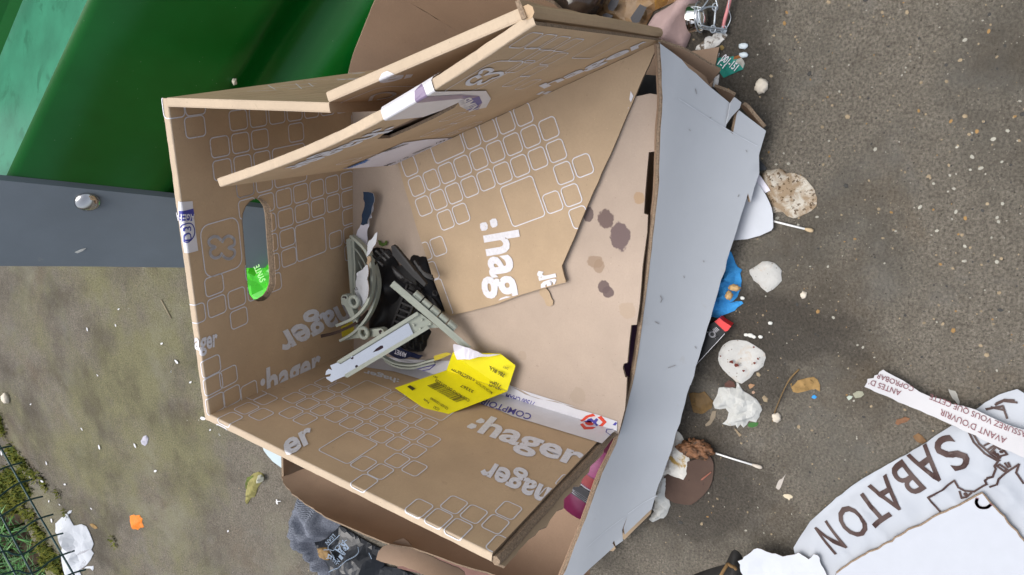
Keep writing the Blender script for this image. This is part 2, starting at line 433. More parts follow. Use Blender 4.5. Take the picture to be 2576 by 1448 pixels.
INNER = cardboard('kraft_plain_side', (.43, .345, .28), spots=[
    (2365 / 1.5528, 858 / 1.5528, .1, .0125, .0098, (.13, .09, .085), .92), (2425 / 1.5528, 925 / 1.5528, .1, .0150, .0138, (.14, .10, .10), .95),
    (2358 / 1.5528, 1122 / 1.5528, .1, .0080, .0078, (.125, .09, .088), .93), (2375 / 1.5528, 1142 / 1.5528, .1, .0070, .0075, (.125, .09, .088), .93), (2298 / 1.5528, 838 / 1.5528, .1, .0085, .0065, (.12, .088, .085), .9),
    (2325 / 1.5528, 1022 / 1.5528, .1, .0075, .0100, (.27, .19, .13), .75), (2340 / 1.5528, 1042 / 1.5528, .1, .0080, .0065, (.28, .20, .14), .75), (2498 / 1.5528, 775 / 1.5528, .1, .0075, .0070, (.36, .24, .14), .75),
    (2450 / 1.5528, 1215 / 1.5528, .1, .0105, .0100, (.37, .28, .20), .5), (2040 / 1.5528, 1390 / 1.5528, .1, .006, .006, (.35, .27, .20), .4),
    (2425 / 1.5528, 1430 / 1.5528, .1, .011, .010, (.38, .31, .25), .45), (2255 / 1.5528, 1548 / 1.5528, .1, .011, .010, (.35, .28, .21), .4)])
BROWN_IN = cardboard('carton_brown_inside', (.31, .215, .15))
RAW = simple('raw_board_edge', (.25, .185, .13), .9, .1, vary=.35, vscale=500, bump=.6, bscale=700)
INK = simple('white_ink', (.66, .655, .69), .65, .2, vary=.08, vscale=300, stain=((.50, .43, .36), 260, .62))
WHITE_B = simple('white_coated_board', (0.383, 0.405, 0.436), .5, .3, vary=.05, vscale=6, bump=.12, bscale=120, stain=((.36, .365, .375), 20, .63))
PAPER = simple('white_paper', (0.507, 0.530, 0.570), .75, .2, vary=.03)
TISSUE = simple('white_tissue', (0.498, 0.503, 0.481), .95, .05, vary=.05, vscale=50, bump=.5, bscale=500, stain=((.42, .33, .2), 42, .66))
def cotton(name, base, specks, smear, thr, vthr):
    """cotton wool soiled with fine dark specks and brown smears"""
    m, nt, b = newmat(name); g = N(nt); co = g.geo(); b.inputs['Roughness'].default_value = .95; b.inputs['Specular IOR Level'].default_value = .05
    f = g.noise(co, 60, 5, .65); c = g.mix(g.maprange(f, .3, .7), tuple(x * .86 for x in base), base)
    s = g.noise(co, 48, 6, .7, .8); c = g.mix(g.maprange(s, thr, thr + .16, 0, .75), c, smear)
    s2 = g.noise(co, 210, 4, .65); c = g.mix(g.maprange(s2, vthr, vthr + .05, 0, .85), c, specks)
    v = g.vor(co, 160); c = g.mix(g.maprange(v, .10, .16, .7, 0), c, tuple(x * .7 for x in specks))
    g.l(c, b.inputs['Base Color']); g.bump(g.mix(.5, f, g.noise(co, 420, 3)), .8, .002, b); return m
DIRTY = cotton('soiled_cotton', (0.534, 0.498, 0.427), (.075, .042, .02), (.22, .135, .06), .40, .57)
COTTON = cotton('cotton_pad', (0.516, 0.512, 0.490), (.20, .14, .09), (.45, .33, .22), .54, .66)
# ------------------------------------------------------------------ setting: concrete yard, soil strip
rnd = random.Random(7)
CONC = ground_mat()
SOIL = simple('dark_soil', (.06, .045, .03), .95, .1, vary=.4, vscale=40, bump=1, bscale=120)
e0, e1 = P(-20, 1150)[:2], P(112, 1448)[:2]
ed = nrm(np.append(e1 - e0, 0))[:2]; en = np.array([-ed[1], ed[0]])
if en @ (P(1288, 724)[:2] - e0) < 0: en = -en
def edge_pt(s, d=0.0): return tuple(e0 + ed * s + en * d)
slabL = [edge_pt(s, .012 * math.sin(s * 9) + rnd.gauss(0, .006)) for s in np.arange(-2.5, 2.5, .05)]
far = [edge_pt(14, 0), edge_pt(14, 14), edge_pt(-14, 14), edge_pt(-14, 0)]
mb = MB(); slab(mb, [slabL + far], lambda x, y, w: np.array([x, y, w]), .08)
tag(mb.build('concrete_yard', CONC), kind='structure')
mb = MB(); mb.add([(-60, -60, -.045), (60, -60, -.045), (60, 60, -.045), (-60, 60, -.045)], [(0, 1, 2, 3)])
tag(mb.build('ground', SOIL), kind='structure')

# grit and small stones bedded in the concrete
def stone(mb, c, r, h, m, ang, k=6):
    V = [c + np.array([math.cos(ang) * math.cos(t) * r[0] - math.sin(ang) * math.sin(t) * r[1], math.sin(ang) * math.cos(t) * r[0] + math.cos(ang) * math.sin(t) * r[1], -.0005]) * 1 for t in np.arange(k) * 2 * math.pi / k + rnd.uniform(0, 1)]
    W = [c + (v - c) * rnd.uniform(.5, .75) + np.array([0, 0, h]) for v in V]
    n = len(V); F = [(i, (i + 1) % n, n + (i + 1) % n, n + i) for i in range(n)] + [tuple(range(n, 2 * n))]
    mb.add(V + W, F, m)
STONE = [simple('tan_stone', (.30, .235, .15), .8, .3, vary=.25, vscale=90), simple('pale_stone', (.36, .345, .29), .7, .3, vary=.2, vscale=90), simple('dark_stone', (.05, .048, .045), .7, .3), simple('ochre_stone', (.30, .18, .07), .8, .3)]
mb = MB()
for i in range(1700):
    x, y = rnd.uniform(1650, 2620), rnd.uniform(-40, 1480)
    if rnd.random() < .10: x, y = rnd.uniform(-20, 900), rnd.uniform(640, 1480)
    r = min(.0042, .0006 + rnd.expovariate(1 / .00045)); c = P(x, y)
    if (c[:2] - e0) @ en < .02: continue
    stone(mb, c, (r * rnd.uniform(1, 1.5), r), r * .35, rnd.choices((0, 1, 2, 3), (6, 2.5, 3, 1.2))[0], rnd.uniform(0, 6.3), 5)
for i in range(70):                                      # coarse worn aggregate by the right border
    x, y = rnd.gauss(2470, 75), rnd.gauss(470, 210)
    r = rnd.uniform(.0009, .0027); stone(mb, P(x, y), (r * rnd.uniform(1, 1.6), r), r * .22, rnd.choices((0, 1, 2, 3), (5, 4, 2, 1.5))[0], rnd.uniform(0, 6.3), 7)
tag(mb.build('grit', STONE), kind='stuff')

# moss cushions along the slab edge
MOSS = simple('moss', (.135, .140, .026), .95, .1, vary=.45, vscale=70, bump=1, bscale=300)
MOSS2 = simple('dark_moss', (.06, .08, .018), .95, .1, vary=.45, vscale=70)
def moss_at(mb, c, R, n):
    for i in range(n):
        a = rnd.uniform(0, 6.3); q = R * math.sqrt(rnd.random()); x, y = c[0] + math.cos(a) * q, c[1] + math.sin(a) * q
        h = R * .33 * (1 - (q / R) ** 2) * rnd.uniform(.6, 1.2); ln = rnd.uniform(.006, .013); b = rnd.uniform(0, 6.3); t = np.array([math.cos(b), math.sin(b), .9]) * ln
        s = np.array([-math.sin(b), math.cos(b), 0]) * .0016; p = np.array([x, y, h + c[2] - .004])
        mb.add([p - s, p + s, p + t + s * .6, p + t - s * .6], [(0, 1, 2, 3)], 0 if rnd.random() < .72 else 1)
    k0 = 18; V = [np.array([c[0], c[1], R * .30 + c[2]])]
    for ring in (.5, 1.0):
        for k in range(k0):
            a = k * 6.2832 / k0; q = R * ring * (1 + .3 * nz(c[0] * 30 + math.cos(a) * 1.5, c[1] * 30 + math.sin(a) * 1.5))
            V.append(np.array([c[0] + math.cos(a) * q, c[1] + math.sin(a) * q, c[2] + (R * .22 if ring < 1 else -.006)]))
    F = [(0, 1 + k, 1 + (k + 1) % k0) for k in range(k0)] + [(1 + k, 1 + k0 + k, 1 + k0 + (k + 1) % k0, 1 + (k + 1) % k0) for k in range(k0)]
    mb.add(V, F, 1)
MOSSPX = [(8, 1078, .03), (3, 1050, .025), (38, 1140, .04), (62, 1165, .036), (58, 1205, .044), (85, 1190, .03), (30, 1200, .05), (10, 1220, .05), (50, 1248, .05), (20, 1262, .05), (72, 1232, .036),
          (92, 1322, .036), (110, 1345, .032), (124, 1385, .042), (142, 1405, .045), (118, 1412, .04), (150, 1430, .036), (165, 1448, .035), (100, 1372, .03), (68, 1290, .03), (88, 1290, .022), (170, 1290, .012), (150, 1240, .012), (108, 1200, .016), (118, 1218, .02), (290, 1360, .012), (-30, 1180, .06), (-30, 1120, .05)]
mb = MB()
for px, py, R in MOSSPX: moss_at(mb, P(px, py, -.004), R * .72, int(5200 * R))
tag(mb.build('moss', [MOSS, MOSS2]), kind='stuff')
# long grass beyond the slab
GR = [simple('grass_blade', (.07, .20, .045), .6, .3, vary=.3, vscale=20), simple('grass_dark', (.03, .105, .027), .6, .3, vary=.3, vscale=20), simple('grass_pale', (.14, .27, .10), .6, .3, vary=.2, vscale=20)]
mb = MB()
for i in range(5200):
    s, d = rnd.uniform(-.9, 1.3), rnd.uniform(.07, .75)
    b = np.array([*edge_pt(s, -d), -.045]); tw = b[:2] + en * .001
    a = rnd.uniform(0, 6.3); ln = rnd.uniform(.05, .15); hh = rnd.uniform(.02, .075)
    dr = np.array([math.cos(a), math.sin(a), 0]); w = np.array([-dr[1], dr[0], 0]) * rnd.uniform(.0012, .0026)
    p1 = b + dr * ln * .45 + np.array([0, 0, hh]); p2 = b + dr * ln + np.array([0, 0, hh * rnd.uniform(.5, 1.2)])
    mb.add([b - w, b + w, p1 + w * .9, p1 - w * .9, p2], [(0, 1, 2, 3), (3, 2, 4)], rnd.choices((0, 1, 2), (5, 4, 2))[0])
tag(mb.build('grass', GR), kind='stuff')

# welded wire fence, its lowest mesh just above the slab edge
FENCE = simple('green_plastic_coated_wire', (.006, .045, .045), .4, .5, vary=.15, vscale=60)
ft = thing('wire_fence', 'dark green plastic coated wire mesh fence with crimped wires at the mossy slab edge', 'fence', P(100, 1300, .05))
f0, f1 = P(0, 1143, .05), P(190, 1448, .05)
FP = Pl(f0, f1, n=nrm(np.array([0, -1, .25])) )
_t = nrm(f1 - f0); FP.n = nrm(np.cross(_t, Zv)); FP.n = -FP.n if FP.n @ (CPOS - f0) < 0 else FP.n; FP.v = np.cross(FP.n, FP.u)
if FP.v[2] < 0: FP.v = -FP.v
def fz(pts): return A(0, 1700, 2.642, pts)
for L in ([(-60, 15), (0, 120), (380, 790), (760, 1440), (840, 1580)], [(-200, 460), (0, 810), (340, 1448), (420, 1600)], [(-140, 910), (0, 1150), (165, 1448), (240, 1590)]):
    m2 = MB(); tube(m2, [FP.at(*q) for q in fz(L)], .0023, 8); m2.build('horizontal_wire', FENCE, ft, True)
for L in ([(125, 112), (5, 140), (-80, 185)], [(230, 285), (105, 318), (0, 362), (-90, 440)], [(332, 460), (195, 498), (90, 560), (0, 632), (-90, 720)], [(440, 635), (312, 668), (205, 715), (90, 790), (10, 838), (-60, 850)],
          [(550, 820), (422, 858), (310, 915), (200, 1000), (130, 1042), (60, 1046), (0, 1030), (-60, 1010)], [(652, 1015), (530, 1048), (420, 1105), (300, 1195), (225, 1232), (140, 1230), (65, 1200), (0, 1215), (-60, 1250)],
          [(768, 1195), (640, 1240), (530, 1295), (420, 1380), (340, 1425), (260, 1425), (185, 1400), (110, 1415), (0, 1448)], [(885, 1390), (760, 1425), (650, 1480), (540, 1560), (420, 1600)]):
    pts = [FP.at(*q) for q in fz(L)]; m2 = MB(); tube(m2, smoothline(pts, 5), .0021, 8); m2.build('vertical_wire', FENCE, ft, True)

# ------------------------------------------------------------------ green recycling container with its steel corner post
GREEN, gnt, gb = newmat('glossy_green_plastic'); g = N(gnt); co = g.geo()
f = g.noise(co, 12, 4); sp = g.vor(co, 75)
c = g.mix(g.maprange(f, .3, .7), (.0016, .086, .007), (.003, .112, .013)); c = g.mix(g.maprange(sp, .02, .045, .5, 0), c, (.35, .42, .33))
st = g.noise(co, 40, 6, .7, 3); c = g.mix(g.maprange(st, .62, .78, 0, .28), c, (.02, .16, .06))
g.l(c, gb.inputs['Base Color']); gb.inputs['Roughness'].default_value = .28; gb.inputs['Specular IOR Level'].default_value = .35
g.bump(g.noise(co, 6, 2), .12, .01, gb)
LEDGE = simple('sky_sheen_green_plastic', (.034, .185, .110), .45, .35, vary=.2, vscale=18, stain=((.024, .14, .08), 25, .55))  # lighter teal: sky reflection on the ledge painted into its colour
STEEL = simple('grey_powder_coated_steel', (.135, .165, .195), .5, .4, vary=.12, vscale=6, bump=.2, bscale=500, stain=((.20, .215, .215), 45, .68))
CHROME = simple('zinc_plated_steel', (.50, .50, .50), .14, .5, metal=1, vary=.06)
C0 = P(672, 663, .0); HD = nrm(np.array([.70, -.714, 0])); FN = nrm(np.array([-.5, -.6, .40])); FN = nrm(FN - HD * (FN @ HD))
GPl = Pl(C0, C0 + HD, n=FN)
if GPl.v[2] < 0: GPl.v = -GPl.v
ct = thing('recycling_container', 'large glossy green recycling container with a grey steel corner post and ribbed flank', 'container', C0)
# profile across the flank: t runs up the slope, o is depth behind the face
def tcoord(px, py, o=0.0):
    q = GPl.at(px, py, -o) - GPl.o; return q @ GPl.v
g1, g2, g3 = tcoord(715, 106), tcoord(745, 155), tcoord(830, 100)
tA = tcoord(117, 235)
prof = [(-.01, 0)]
ta, tb = min(tcoord(735, 95), tcoord(830, 120)), max(tcoord(735, 95), tcoord(850, 120))
cg = tcoord(716, 106); 
gw = .045
for k in range(9): 
    t = k / 8; prof.append((cg - gw * 1.7 + t * gw * 2.4, .040 * math.sin(math.pi * t) ** 1.3))
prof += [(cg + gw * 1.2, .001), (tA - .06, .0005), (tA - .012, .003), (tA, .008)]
dB = .16; tB = tcoord(30, 68, dB)
prof += [(tB, dB), (tB + .012, dB + .004), (tB + .6, dB + .05)]
prof = sorted(prof)
u0, u1 = .02, 1.5
V, F, M = [], [], []
for t, o in prof:
    for u in (u0, u1): V.append(GPl.f(u, t, -o))
for i in range(len(prof) - 1):
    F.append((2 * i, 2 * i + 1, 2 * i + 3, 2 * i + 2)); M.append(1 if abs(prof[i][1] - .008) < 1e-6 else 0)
k = len(V); dp = np.array([.62, .62, 0])
V += [GPl.f(u0, -.01, 0) + dp, GPl.f(u1, -.01, 0) + dp, V[2 * len(prof) - 2] + dp, V[2 * len(prof) - 1] + dp]
n2 = 2 * len(prof)
F += [(n2 - 2, n2 - 1, k + 3, k + 2), (0, k, k + 1, 1), (k, k + 2, k + 3, k + 1)]; M += [0, 0, 0]
F += [tuple(2 * i for i in range(len(prof) - 1, -1, -1)) + (k, k + 2), tuple(2 * i + 1 for i in range(len(prof))) + (k + 3, k + 1)]; M += [0, 0]
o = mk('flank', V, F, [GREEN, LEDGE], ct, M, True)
o.data.polygons.foreach_set('use_smooth', np.array([i < len(prof) - 4 for i in range(len(F))]))
mb = MB()
Lp = [GPl.uv(*q) for q in ((-90, 656), (200, 658), (465, 662), (672, 663.5), (690, 516), (445, 487), (200, 461), (-90, 431))]
slab(mb, [[tuple(q) for q in Lp]], lambda x, y, w: GPl.f(x, y, w + .010), .010)
mb.build('corner_post', STEEL, ct)
bc = GPl.at(220, 507, .010); mb = MB(); R0 = .0168; V = []; F = []
for i, (r, h) in enumerate(((1.0, 0), (.98, .2), (.8, .38), (.5, .5), (.2, .55))):
    for q in range(24): a = q * math.pi / 12; V.append(bc + GPl.u * math.cos(a) * R0 * r + GPl.v * math.sin(a) * R0 * r + GPl.n * h * R0)
for i in range(4):
    for q in range(24): F.append((i * 24 + q, i * 24 + (q + 1) % 24, (i + 1) * 24 + (q + 1) % 24, (i + 1) * 24 + q))
F.append(tuple(96 + q for q in range(24))); mb.add(V, F).build('bolt_head', CHROME, ct, True)
mb = MB(); sheet3(mb, [GPl.at(*q, .0112) for q in ((188, 636), (205, 628), (216, 626), (207, 633), (195, 638))], .0008); mb.build('scratched_mark', simple('dry_fibre', (.45, .47, .46), .8), ct)
o = lump('pale_crumb', GPl.at(590, 206, .003), (.004, .003, .003), simple('crumb', (.5, .47, .38), .9), 4, .4); tag(o, 'tiny pale crumb stuck on the green container flank', 'crumb')
# ------------------------------------------------------------------ large white-faced carton that holds everything
carton = thing('open_carton', 'big open cardboard carton, brown inside and glossy white outside, standing on the concrete', 'carton', P(1500, 700, 0))
RNG = random.Random(3)
BW = [BROWN_IN, WHITE_B, RAW]; WBm = [WHITE_B, BROWN_IN, RAW]
def faces_smooth(o):
    o.data.polygons.foreach_set('use_smooth', np.array([p.material_index != 2 for p in o.data.polygons])); return o
# front panel leans in over the floor: white face towards the viewer
w0, w1, w2 = P(1662, 108, .125), P(1405, 1448, .125), P(1918, 322, .018)
_n = nrm(np.cross(w1 - w0, w2 - w0)); _n = -_n if _n @ (CPOS - w0) < 0 else _n
WP = Pl(w0, w1, n=_n)
rim = [(2577, 171), (2588, 383), (2580, 500), (2576, 621), (2571, 750), (2551, 931), (2538, 1060), (2518, 1216), (2497, 1371), (2474, 1500), (2434, 1655), (2408, 1738), (2352, 1851), (2315, 1954), (2289, 2027), (2222, 2197), (2150, 2370)]
left = [(2310, 2248), (2427, 2140), (2437, 2117), (2432, 2080), (2450, 2022)]
outl = A(0, 0, 1, rim) + A(0, 0, 1, [(2230, 2325)]) + A(2000, 1500, 1.936, [(540, 1448), (780, 1240), (765, 1215), (778, 1195), (790, 1235), (845, 1195), (838, 1115), (880, 1005), (850, 1100), (858, 1150), (1052, 945)]) + A(2000, 1500, 1.936, [(1085, 820), (1215, 430), (1335, 0)]) \
    + A(2000, 750, 1.931, [(1335, 1448), (1500, 870), (1645, 360), (1750, 0)]) + [(1876, 505), (1897, 432)] + A(2500, 150, 3.2183, [(1440, 1448), (1525, 1150)]) \
    + A(2500, 150, 3.2183, [(1240, 905), (1215, 945), (1165, 1203), (1080, 1135), (1130, 905), (1140, 820), (900, 620), (420, 190), (230, 52)])
outl[0] = (1660, 108)
_v0, _v1 = WP.uv(1640, 560)[1], WP.uv(1885, 480)[1]
def wbend(x, y, w):      # the board bows gently towards its lower edge
    t = min(1, max(0, (y - _v0) / (_v1 - _v0))); return WP.f(x, y, w + .010 * t ** 3 - .003 * math.sin(math.pi * t) + .0008 * nz(x * 5, y * 7))
L = torn([tuple(WP.uv(*q)) for q in outl], .012, .0004, RNG)
mb = MB(); slab(mb, [L], wbend, .005, (0, 1, 2), grid_in([L], .011, RNG)); fp = faces_smooth(mb.build('front_panel', WBm, carton))
mb = MB(); sheet3(mb, [WP.at(*q, .003) for q in A(2500, 150, 3.2183, [(1140, 822), (1195, 745), (1275, 808), (1255, 880), (1150, 990), (1088, 1085), (1110, 985)])], .002); mb.build('folded_tab', [WHITE_B], carton)
pr = Print(WP)   # creases pressed in the board
CRE = simple('pressed_crease', (.50, .53, .57), .6, .3)
pr.line(A(2500, 150, 3.2183, [(480, 760), (700, 900), (950, 1060), (1250, 1240), (1420, 1340)]), .0009); pr.line(A(2000, 1500, 1.936, [(1085, 840), (1000, 895), (880, 990)]), .0012); pr.line(A(2000, 1500, 1.936, [(860, 1010), (720, 1110), (560, 1240)]), .0008)
pr.build('crease', [CRE], fp, .0004, wbend, None, (), dice=.02)
SCUF = simple('grey_scuff', (.27, .27, .275), .7, .2, vary=.3, vscale=300)
pr = Print(WP); r7 = lambda p: A(2000, 750, 1.931, p)
for s in ([(1125, 790), (1138, 815), (1128, 838)], [(1085, 985), (1112, 1000)], [(1370, 1160), (1378, 1172)], [(1690, 15), (1684, 28)], [(1440, 520), (1446, 528)], [(1180, 1330), (1230, 1310)], [(1300, 640), (1304, 652)]): pr.line(r7(s), .0013)
for s in ([(900, 1000), (880, 1010)], [(700, 640), (716, 700)], [(1300, 1400), (1310, 1420)], [(620, 1150), (640, 1166)]): pr.line(A(2500, 150, 3.2183, s), .0010)
pr.build('scuff', [SCUF], fp, .0004, wbend, None, (), dice=.02)
# walls
def wall(name, pts, mats=BW, th=.004, step=.02, jit=.0006, face=None):
    m = MB(); sheet3(m, pts, th, (0, 1, 2), face, step, jit, RNG); o = m.build(name, mats, carton); return faces_smooth(o)
bFL = np.array([-.46, .745, .006])
def on(pl, px): return [pl.at(*q) for q in px]
def tri(a, b, d):
    n = nrm(np.cross(b - a, d - a)); return Pl(a, b, n=n if n @ (CPOS - a) > 0 else -n)
FW = tri(P(876, 188, .105), P(960, -40, .155), P(1210, 115, .03))
wall('far_wall', on(FW, smoothline([(886, 236, 0), (876, 188, 0), (889, 140, 0), (905, 98, 0), (925, 48, 0), (945, 0, 0), (975, -60, 0)], 3) if False else [(886, 236), (876, 188), (882, 162), (889, 138), (897, 117), (905, 98), (915, 72), (925, 48), (935, 22), (945, 0), (960, -30), (990, -30), (1020, 0), (1080, 36), (1210, 115), (1190, 240), (1000, 262)]), step=.01)
RW = tri(FW.at(1020, 0), FW.at(1210, 115), P(1425, 30, .072))
wall('right_wall', on(RW, [(990, -30), (1020, 0), (1210, 115), (1400, 150), (1560, 150), (1493, 72), (1470, 55), (1440, 42), (1415, 30), (1395, 12), (1365, -2), (1330, -40)]), step=.012)
FL_ = tri(P(712, 1143, .10), P(714, 1210, .10), P(800, 1180, .012))
wall('far_wall', on(FL_, [(712, 1090), (712, 1143), (714, 1210), (800, 1180), (840, 1080), (800, 1040)]))
wall('far_wall', [P(712, 1120, .10), P(868, 205, .102), np.array([.0, .645, .006]), bFL], face=np.array([0, -1, .3]))
wall('white_flap', on(Gp(.078), [(1410, 32), (1424, 38), (1482, 57), (1545, 75), (1600, 91), (1648, 104), (1600, 130), (1480, 90)]), WBm, .002, face=Zv)
lz = A(1000, 1700, 2.6425, [(275, 470), (300, 520), (380, 585), (540, 690), (700, 800), (860, 905), (1130, 1085), (1300, 1165)])
tear = A(1000, 1700, 2.6425, [(1300, 1165), (1375, 1125), (1450, 1090), (1520, 1072), (1570, 1100), (1620, 1150), (1760, 1230), (1960, 1330), (2150, 1420)])
lbot = [np.array([-.60, .36, .006]), np.array([-.46, .745, .006])]
zt = lambda k: .2 - .012 * k
wall('left_wall', [P(714, 1206, .10)] + [P(q[0], q[1], .10 + .09 * min(1, i / 4)) for i, q in enumerate(lz)] + [P(q[0], q[1], .195 - .007 * i) for i, q in enumerate(tear[1:])] + [np.array([-.66, .33, .10]), lbot[0], lbot[1]], face=np.array([1, 0, .3]), step=.008, jit=.0008)
fl = A(1000, 1700, 2.6425, [(1300, 1165), (1262, 1208), (1240, 1285), (1300, 1310), (1440, 1355), (1470, 1357), (1520, 1350), (1700, 1430), (1900, 1520), (2200, 1640)])
wall('torn_flap', [P(q[0], q[1], .2 - .004 * i) for i, q in enumerate(fl)] + [P(q[0], q[1], .193 - .007 * i) for i, q in list(enumerate(tear))[::-1][:-1]], face=np.array([.5, -.2, 1]), step=.008, jit=.0008)
wall('base', [np.array([-.60, .30, .006]), np.array([-.46, .745, .006]), np.array([.0, .70, .006]), np.array([.05, .22, .006])], face=Zv)
wall('side_flap', [P(q[0], q[1], z) for q, z in zip(A(2400, 0, 3.531, [(600, 585), (660, 590), (965, 690), (1465, 965), (1310, 1140), (1250, 1090)]), (.12, .12, .10, .05, .03, .05))], [BROWN_IN, WHITE_B, RAW], .003, face=Zv)
wall('lower_flap', [P(q[0], q[1], .014) for q in A(2000, 1500, 1.936, [(1055, 950), (1048, 985), (920, 1110), (850, 1180), (835, 1170), (840, 1100), (1000, 930)])], [KRAFT_F, BROWN_IN, RAW], .003, face=Zv)
wall('lower_flap', [P(q[0], q[1], .012) for q in A(2000, 1500, 1.936, [(765, 1212), (785, 1245), (765, 1268), (728, 1262), (700, 1230), (740, 1200)])], [KRAFT_F, BROWN_IN, RAW], .003, face=Zv)
wall('lower_flap', [P(q[0], q[1], z) for q, z in zip(A(2500, 150, 3.2183, [(930, 610), (1010, 640), (1120, 680), (1190, 725), (1150, 800), (1080, 800)]), (.03, .03, .028, .025, .015, .015))], BW, .004, face=Zv)
wall('lower_flap', [P(q[0], q[1], z) for q, z in zip(A(2500, 150, 3.2183, [(1260, 850), (1285, 830), (1350, 875), (1440, 990), (1555, 1125), (1535, 1145), (1490, 1128), (1380, 1010)]), (.02, .024, .026, .026, .022, .02, .014, .012))], BW, .004, face=Zv)
# fluted core showing along the torn rim of the front panel
mb = MB(); rp = A(0, 0, 1, rim)
tube(mb, [WP.at(x - 5, y, -.003) + np.array([nz(i * 3.1, 0) * .0012, 0, nz(i * 2.7, 5) * .0012]) for i, (x, y) in enumerate(smoothline(rp, 4))], .0022, 5)
mb.build('raw_rim', RAW, carton)
mb = MB(); tube(mb, [WP.at(x - 10, y, -.010) + np.array([nz(i * 3.1, 9) * .002, 0, nz(i * 2.7, 8) * .0015]) for i, (x, y) in enumerate(smoothline(rp, 4))], .0018, 5)
mb.build('inner_rim', BROWN_IN, carton)

# ------------------------------------------------------------------ printed box set inside the carton
ZB = .10
B1, B2, B3, B5, B6 = P(886, 244, ZB), P(890, 880, ZB), P(1552, 1085, ZB), P(1655, 108, ZB), P(1000, 411, ZB)
P1 = Pl(B2, B1); P2 = Pl(B3, B2); P4 = Pl(B6, B5)
P3 = Pl(B6, B5, n=Zv); P3.o = P3.o + np.array([0, 0, .0042])
box = thing('printed_box', 'brown printed shipping box torn open and set inside the white carton', 'box', P(1250, 650, ZB))
RR = .0047
RIMK = cardboard('kraft_lit_fold', (.49, .39, .285))  # paler kraft: top light on the folded rims painted into the colour
def wallmap(pl, L, h0, h1, r=RR):
    def f(u, v, w=0.0):
        hu = h0 + (h1 - h0) * u / L
        if v <= hu: return pl.f(u, v, w)
        e = v - hu; q = .0016; a = q * math.pi / 2; fl_ = 2 * (r - q)     # small radius, flat top, small radius
        if e < a: t = e / q; return pl.f(u, hu + (q + w) * math.sin(t), -q + (q + w) * math.cos(t))
        if e < a + fl_: return pl.f(u, hu + q + w, -q - (e - a))
        t = min((e - a - fl_) / q, math.pi / 2) + math.pi / 2
        return pl.f(u, hu + (q + w) * math.sin(t), -2 * r + q + (q + w) * math.cos(t))
    return f
_a = .0016 * math.pi / 2
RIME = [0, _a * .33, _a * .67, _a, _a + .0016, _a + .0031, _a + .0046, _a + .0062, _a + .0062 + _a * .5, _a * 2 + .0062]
def boxwall(name, pl, L, h0, h1, ua=0.0, ub=0.0, holes=(), th=2 * RR):
    f = wallmap(pl, L, h0, h1); mb = MB()
    hh = lambda u: h0 + (h1 - h0) * u / L
    lo = [(-ua, 0), (L + ub, 0), (L + ub, hh(L + ub)), (-ua, hh(-ua))]
    slab(mb, [torn(lo, .02, 0, RNG)] + [list(h) for h in holes], pl.f, th, (0, 0, 1), grid_in([lo] + [list(h) for h in holes], .03, random.Random(2)))
    n = 70; V, F = [], []
    for i in range(n + 1):
        u = -ua + (L + ua + ub) * i / n
        wob = .0009 * nz(u * 60, h0 * 50) + .0006 * nz(u * 190, h0 * 70)
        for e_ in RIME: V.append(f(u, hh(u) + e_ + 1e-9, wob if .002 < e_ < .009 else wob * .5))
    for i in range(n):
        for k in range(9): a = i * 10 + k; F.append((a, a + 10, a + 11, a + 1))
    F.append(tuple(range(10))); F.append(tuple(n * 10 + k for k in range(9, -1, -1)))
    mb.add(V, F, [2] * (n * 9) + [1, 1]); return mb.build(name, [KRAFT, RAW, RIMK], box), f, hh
def lattice(pr, O, a, b, cells, big=(), wd=.0013, k=.86):
    O, a, b = map(np.array, (O, a, b)); ua, ub = nrm(a), nrm(b); ha, hb = np.linalg.norm(a) / 2 * k, np.linalg.norm(b) / 2 * k
    for i, j in cells: pr.ring(O + a * i + b * j, ua, ub, ha, hb, wd, .42)
    for i, j, si, sj in big: pr.ring(O + a * i + b * j, ua, ub, np.linalg.norm(a) * (si / 2) - np.linalg.norm(a) * (1 - k) / 2, np.linalg.norm(b) * (sj / 2) - np.linalg.norm(b) * (1 - k) / 2, wd, .2)
def wraps(h0, h1, L): 
    n = nrm(np.array([-(h1 - h0) / L, 1.0])); return [((0, h0 + RR * q), tuple(n)) for q in (0, .18, .36, 1.0, 1.65, 1.85)]
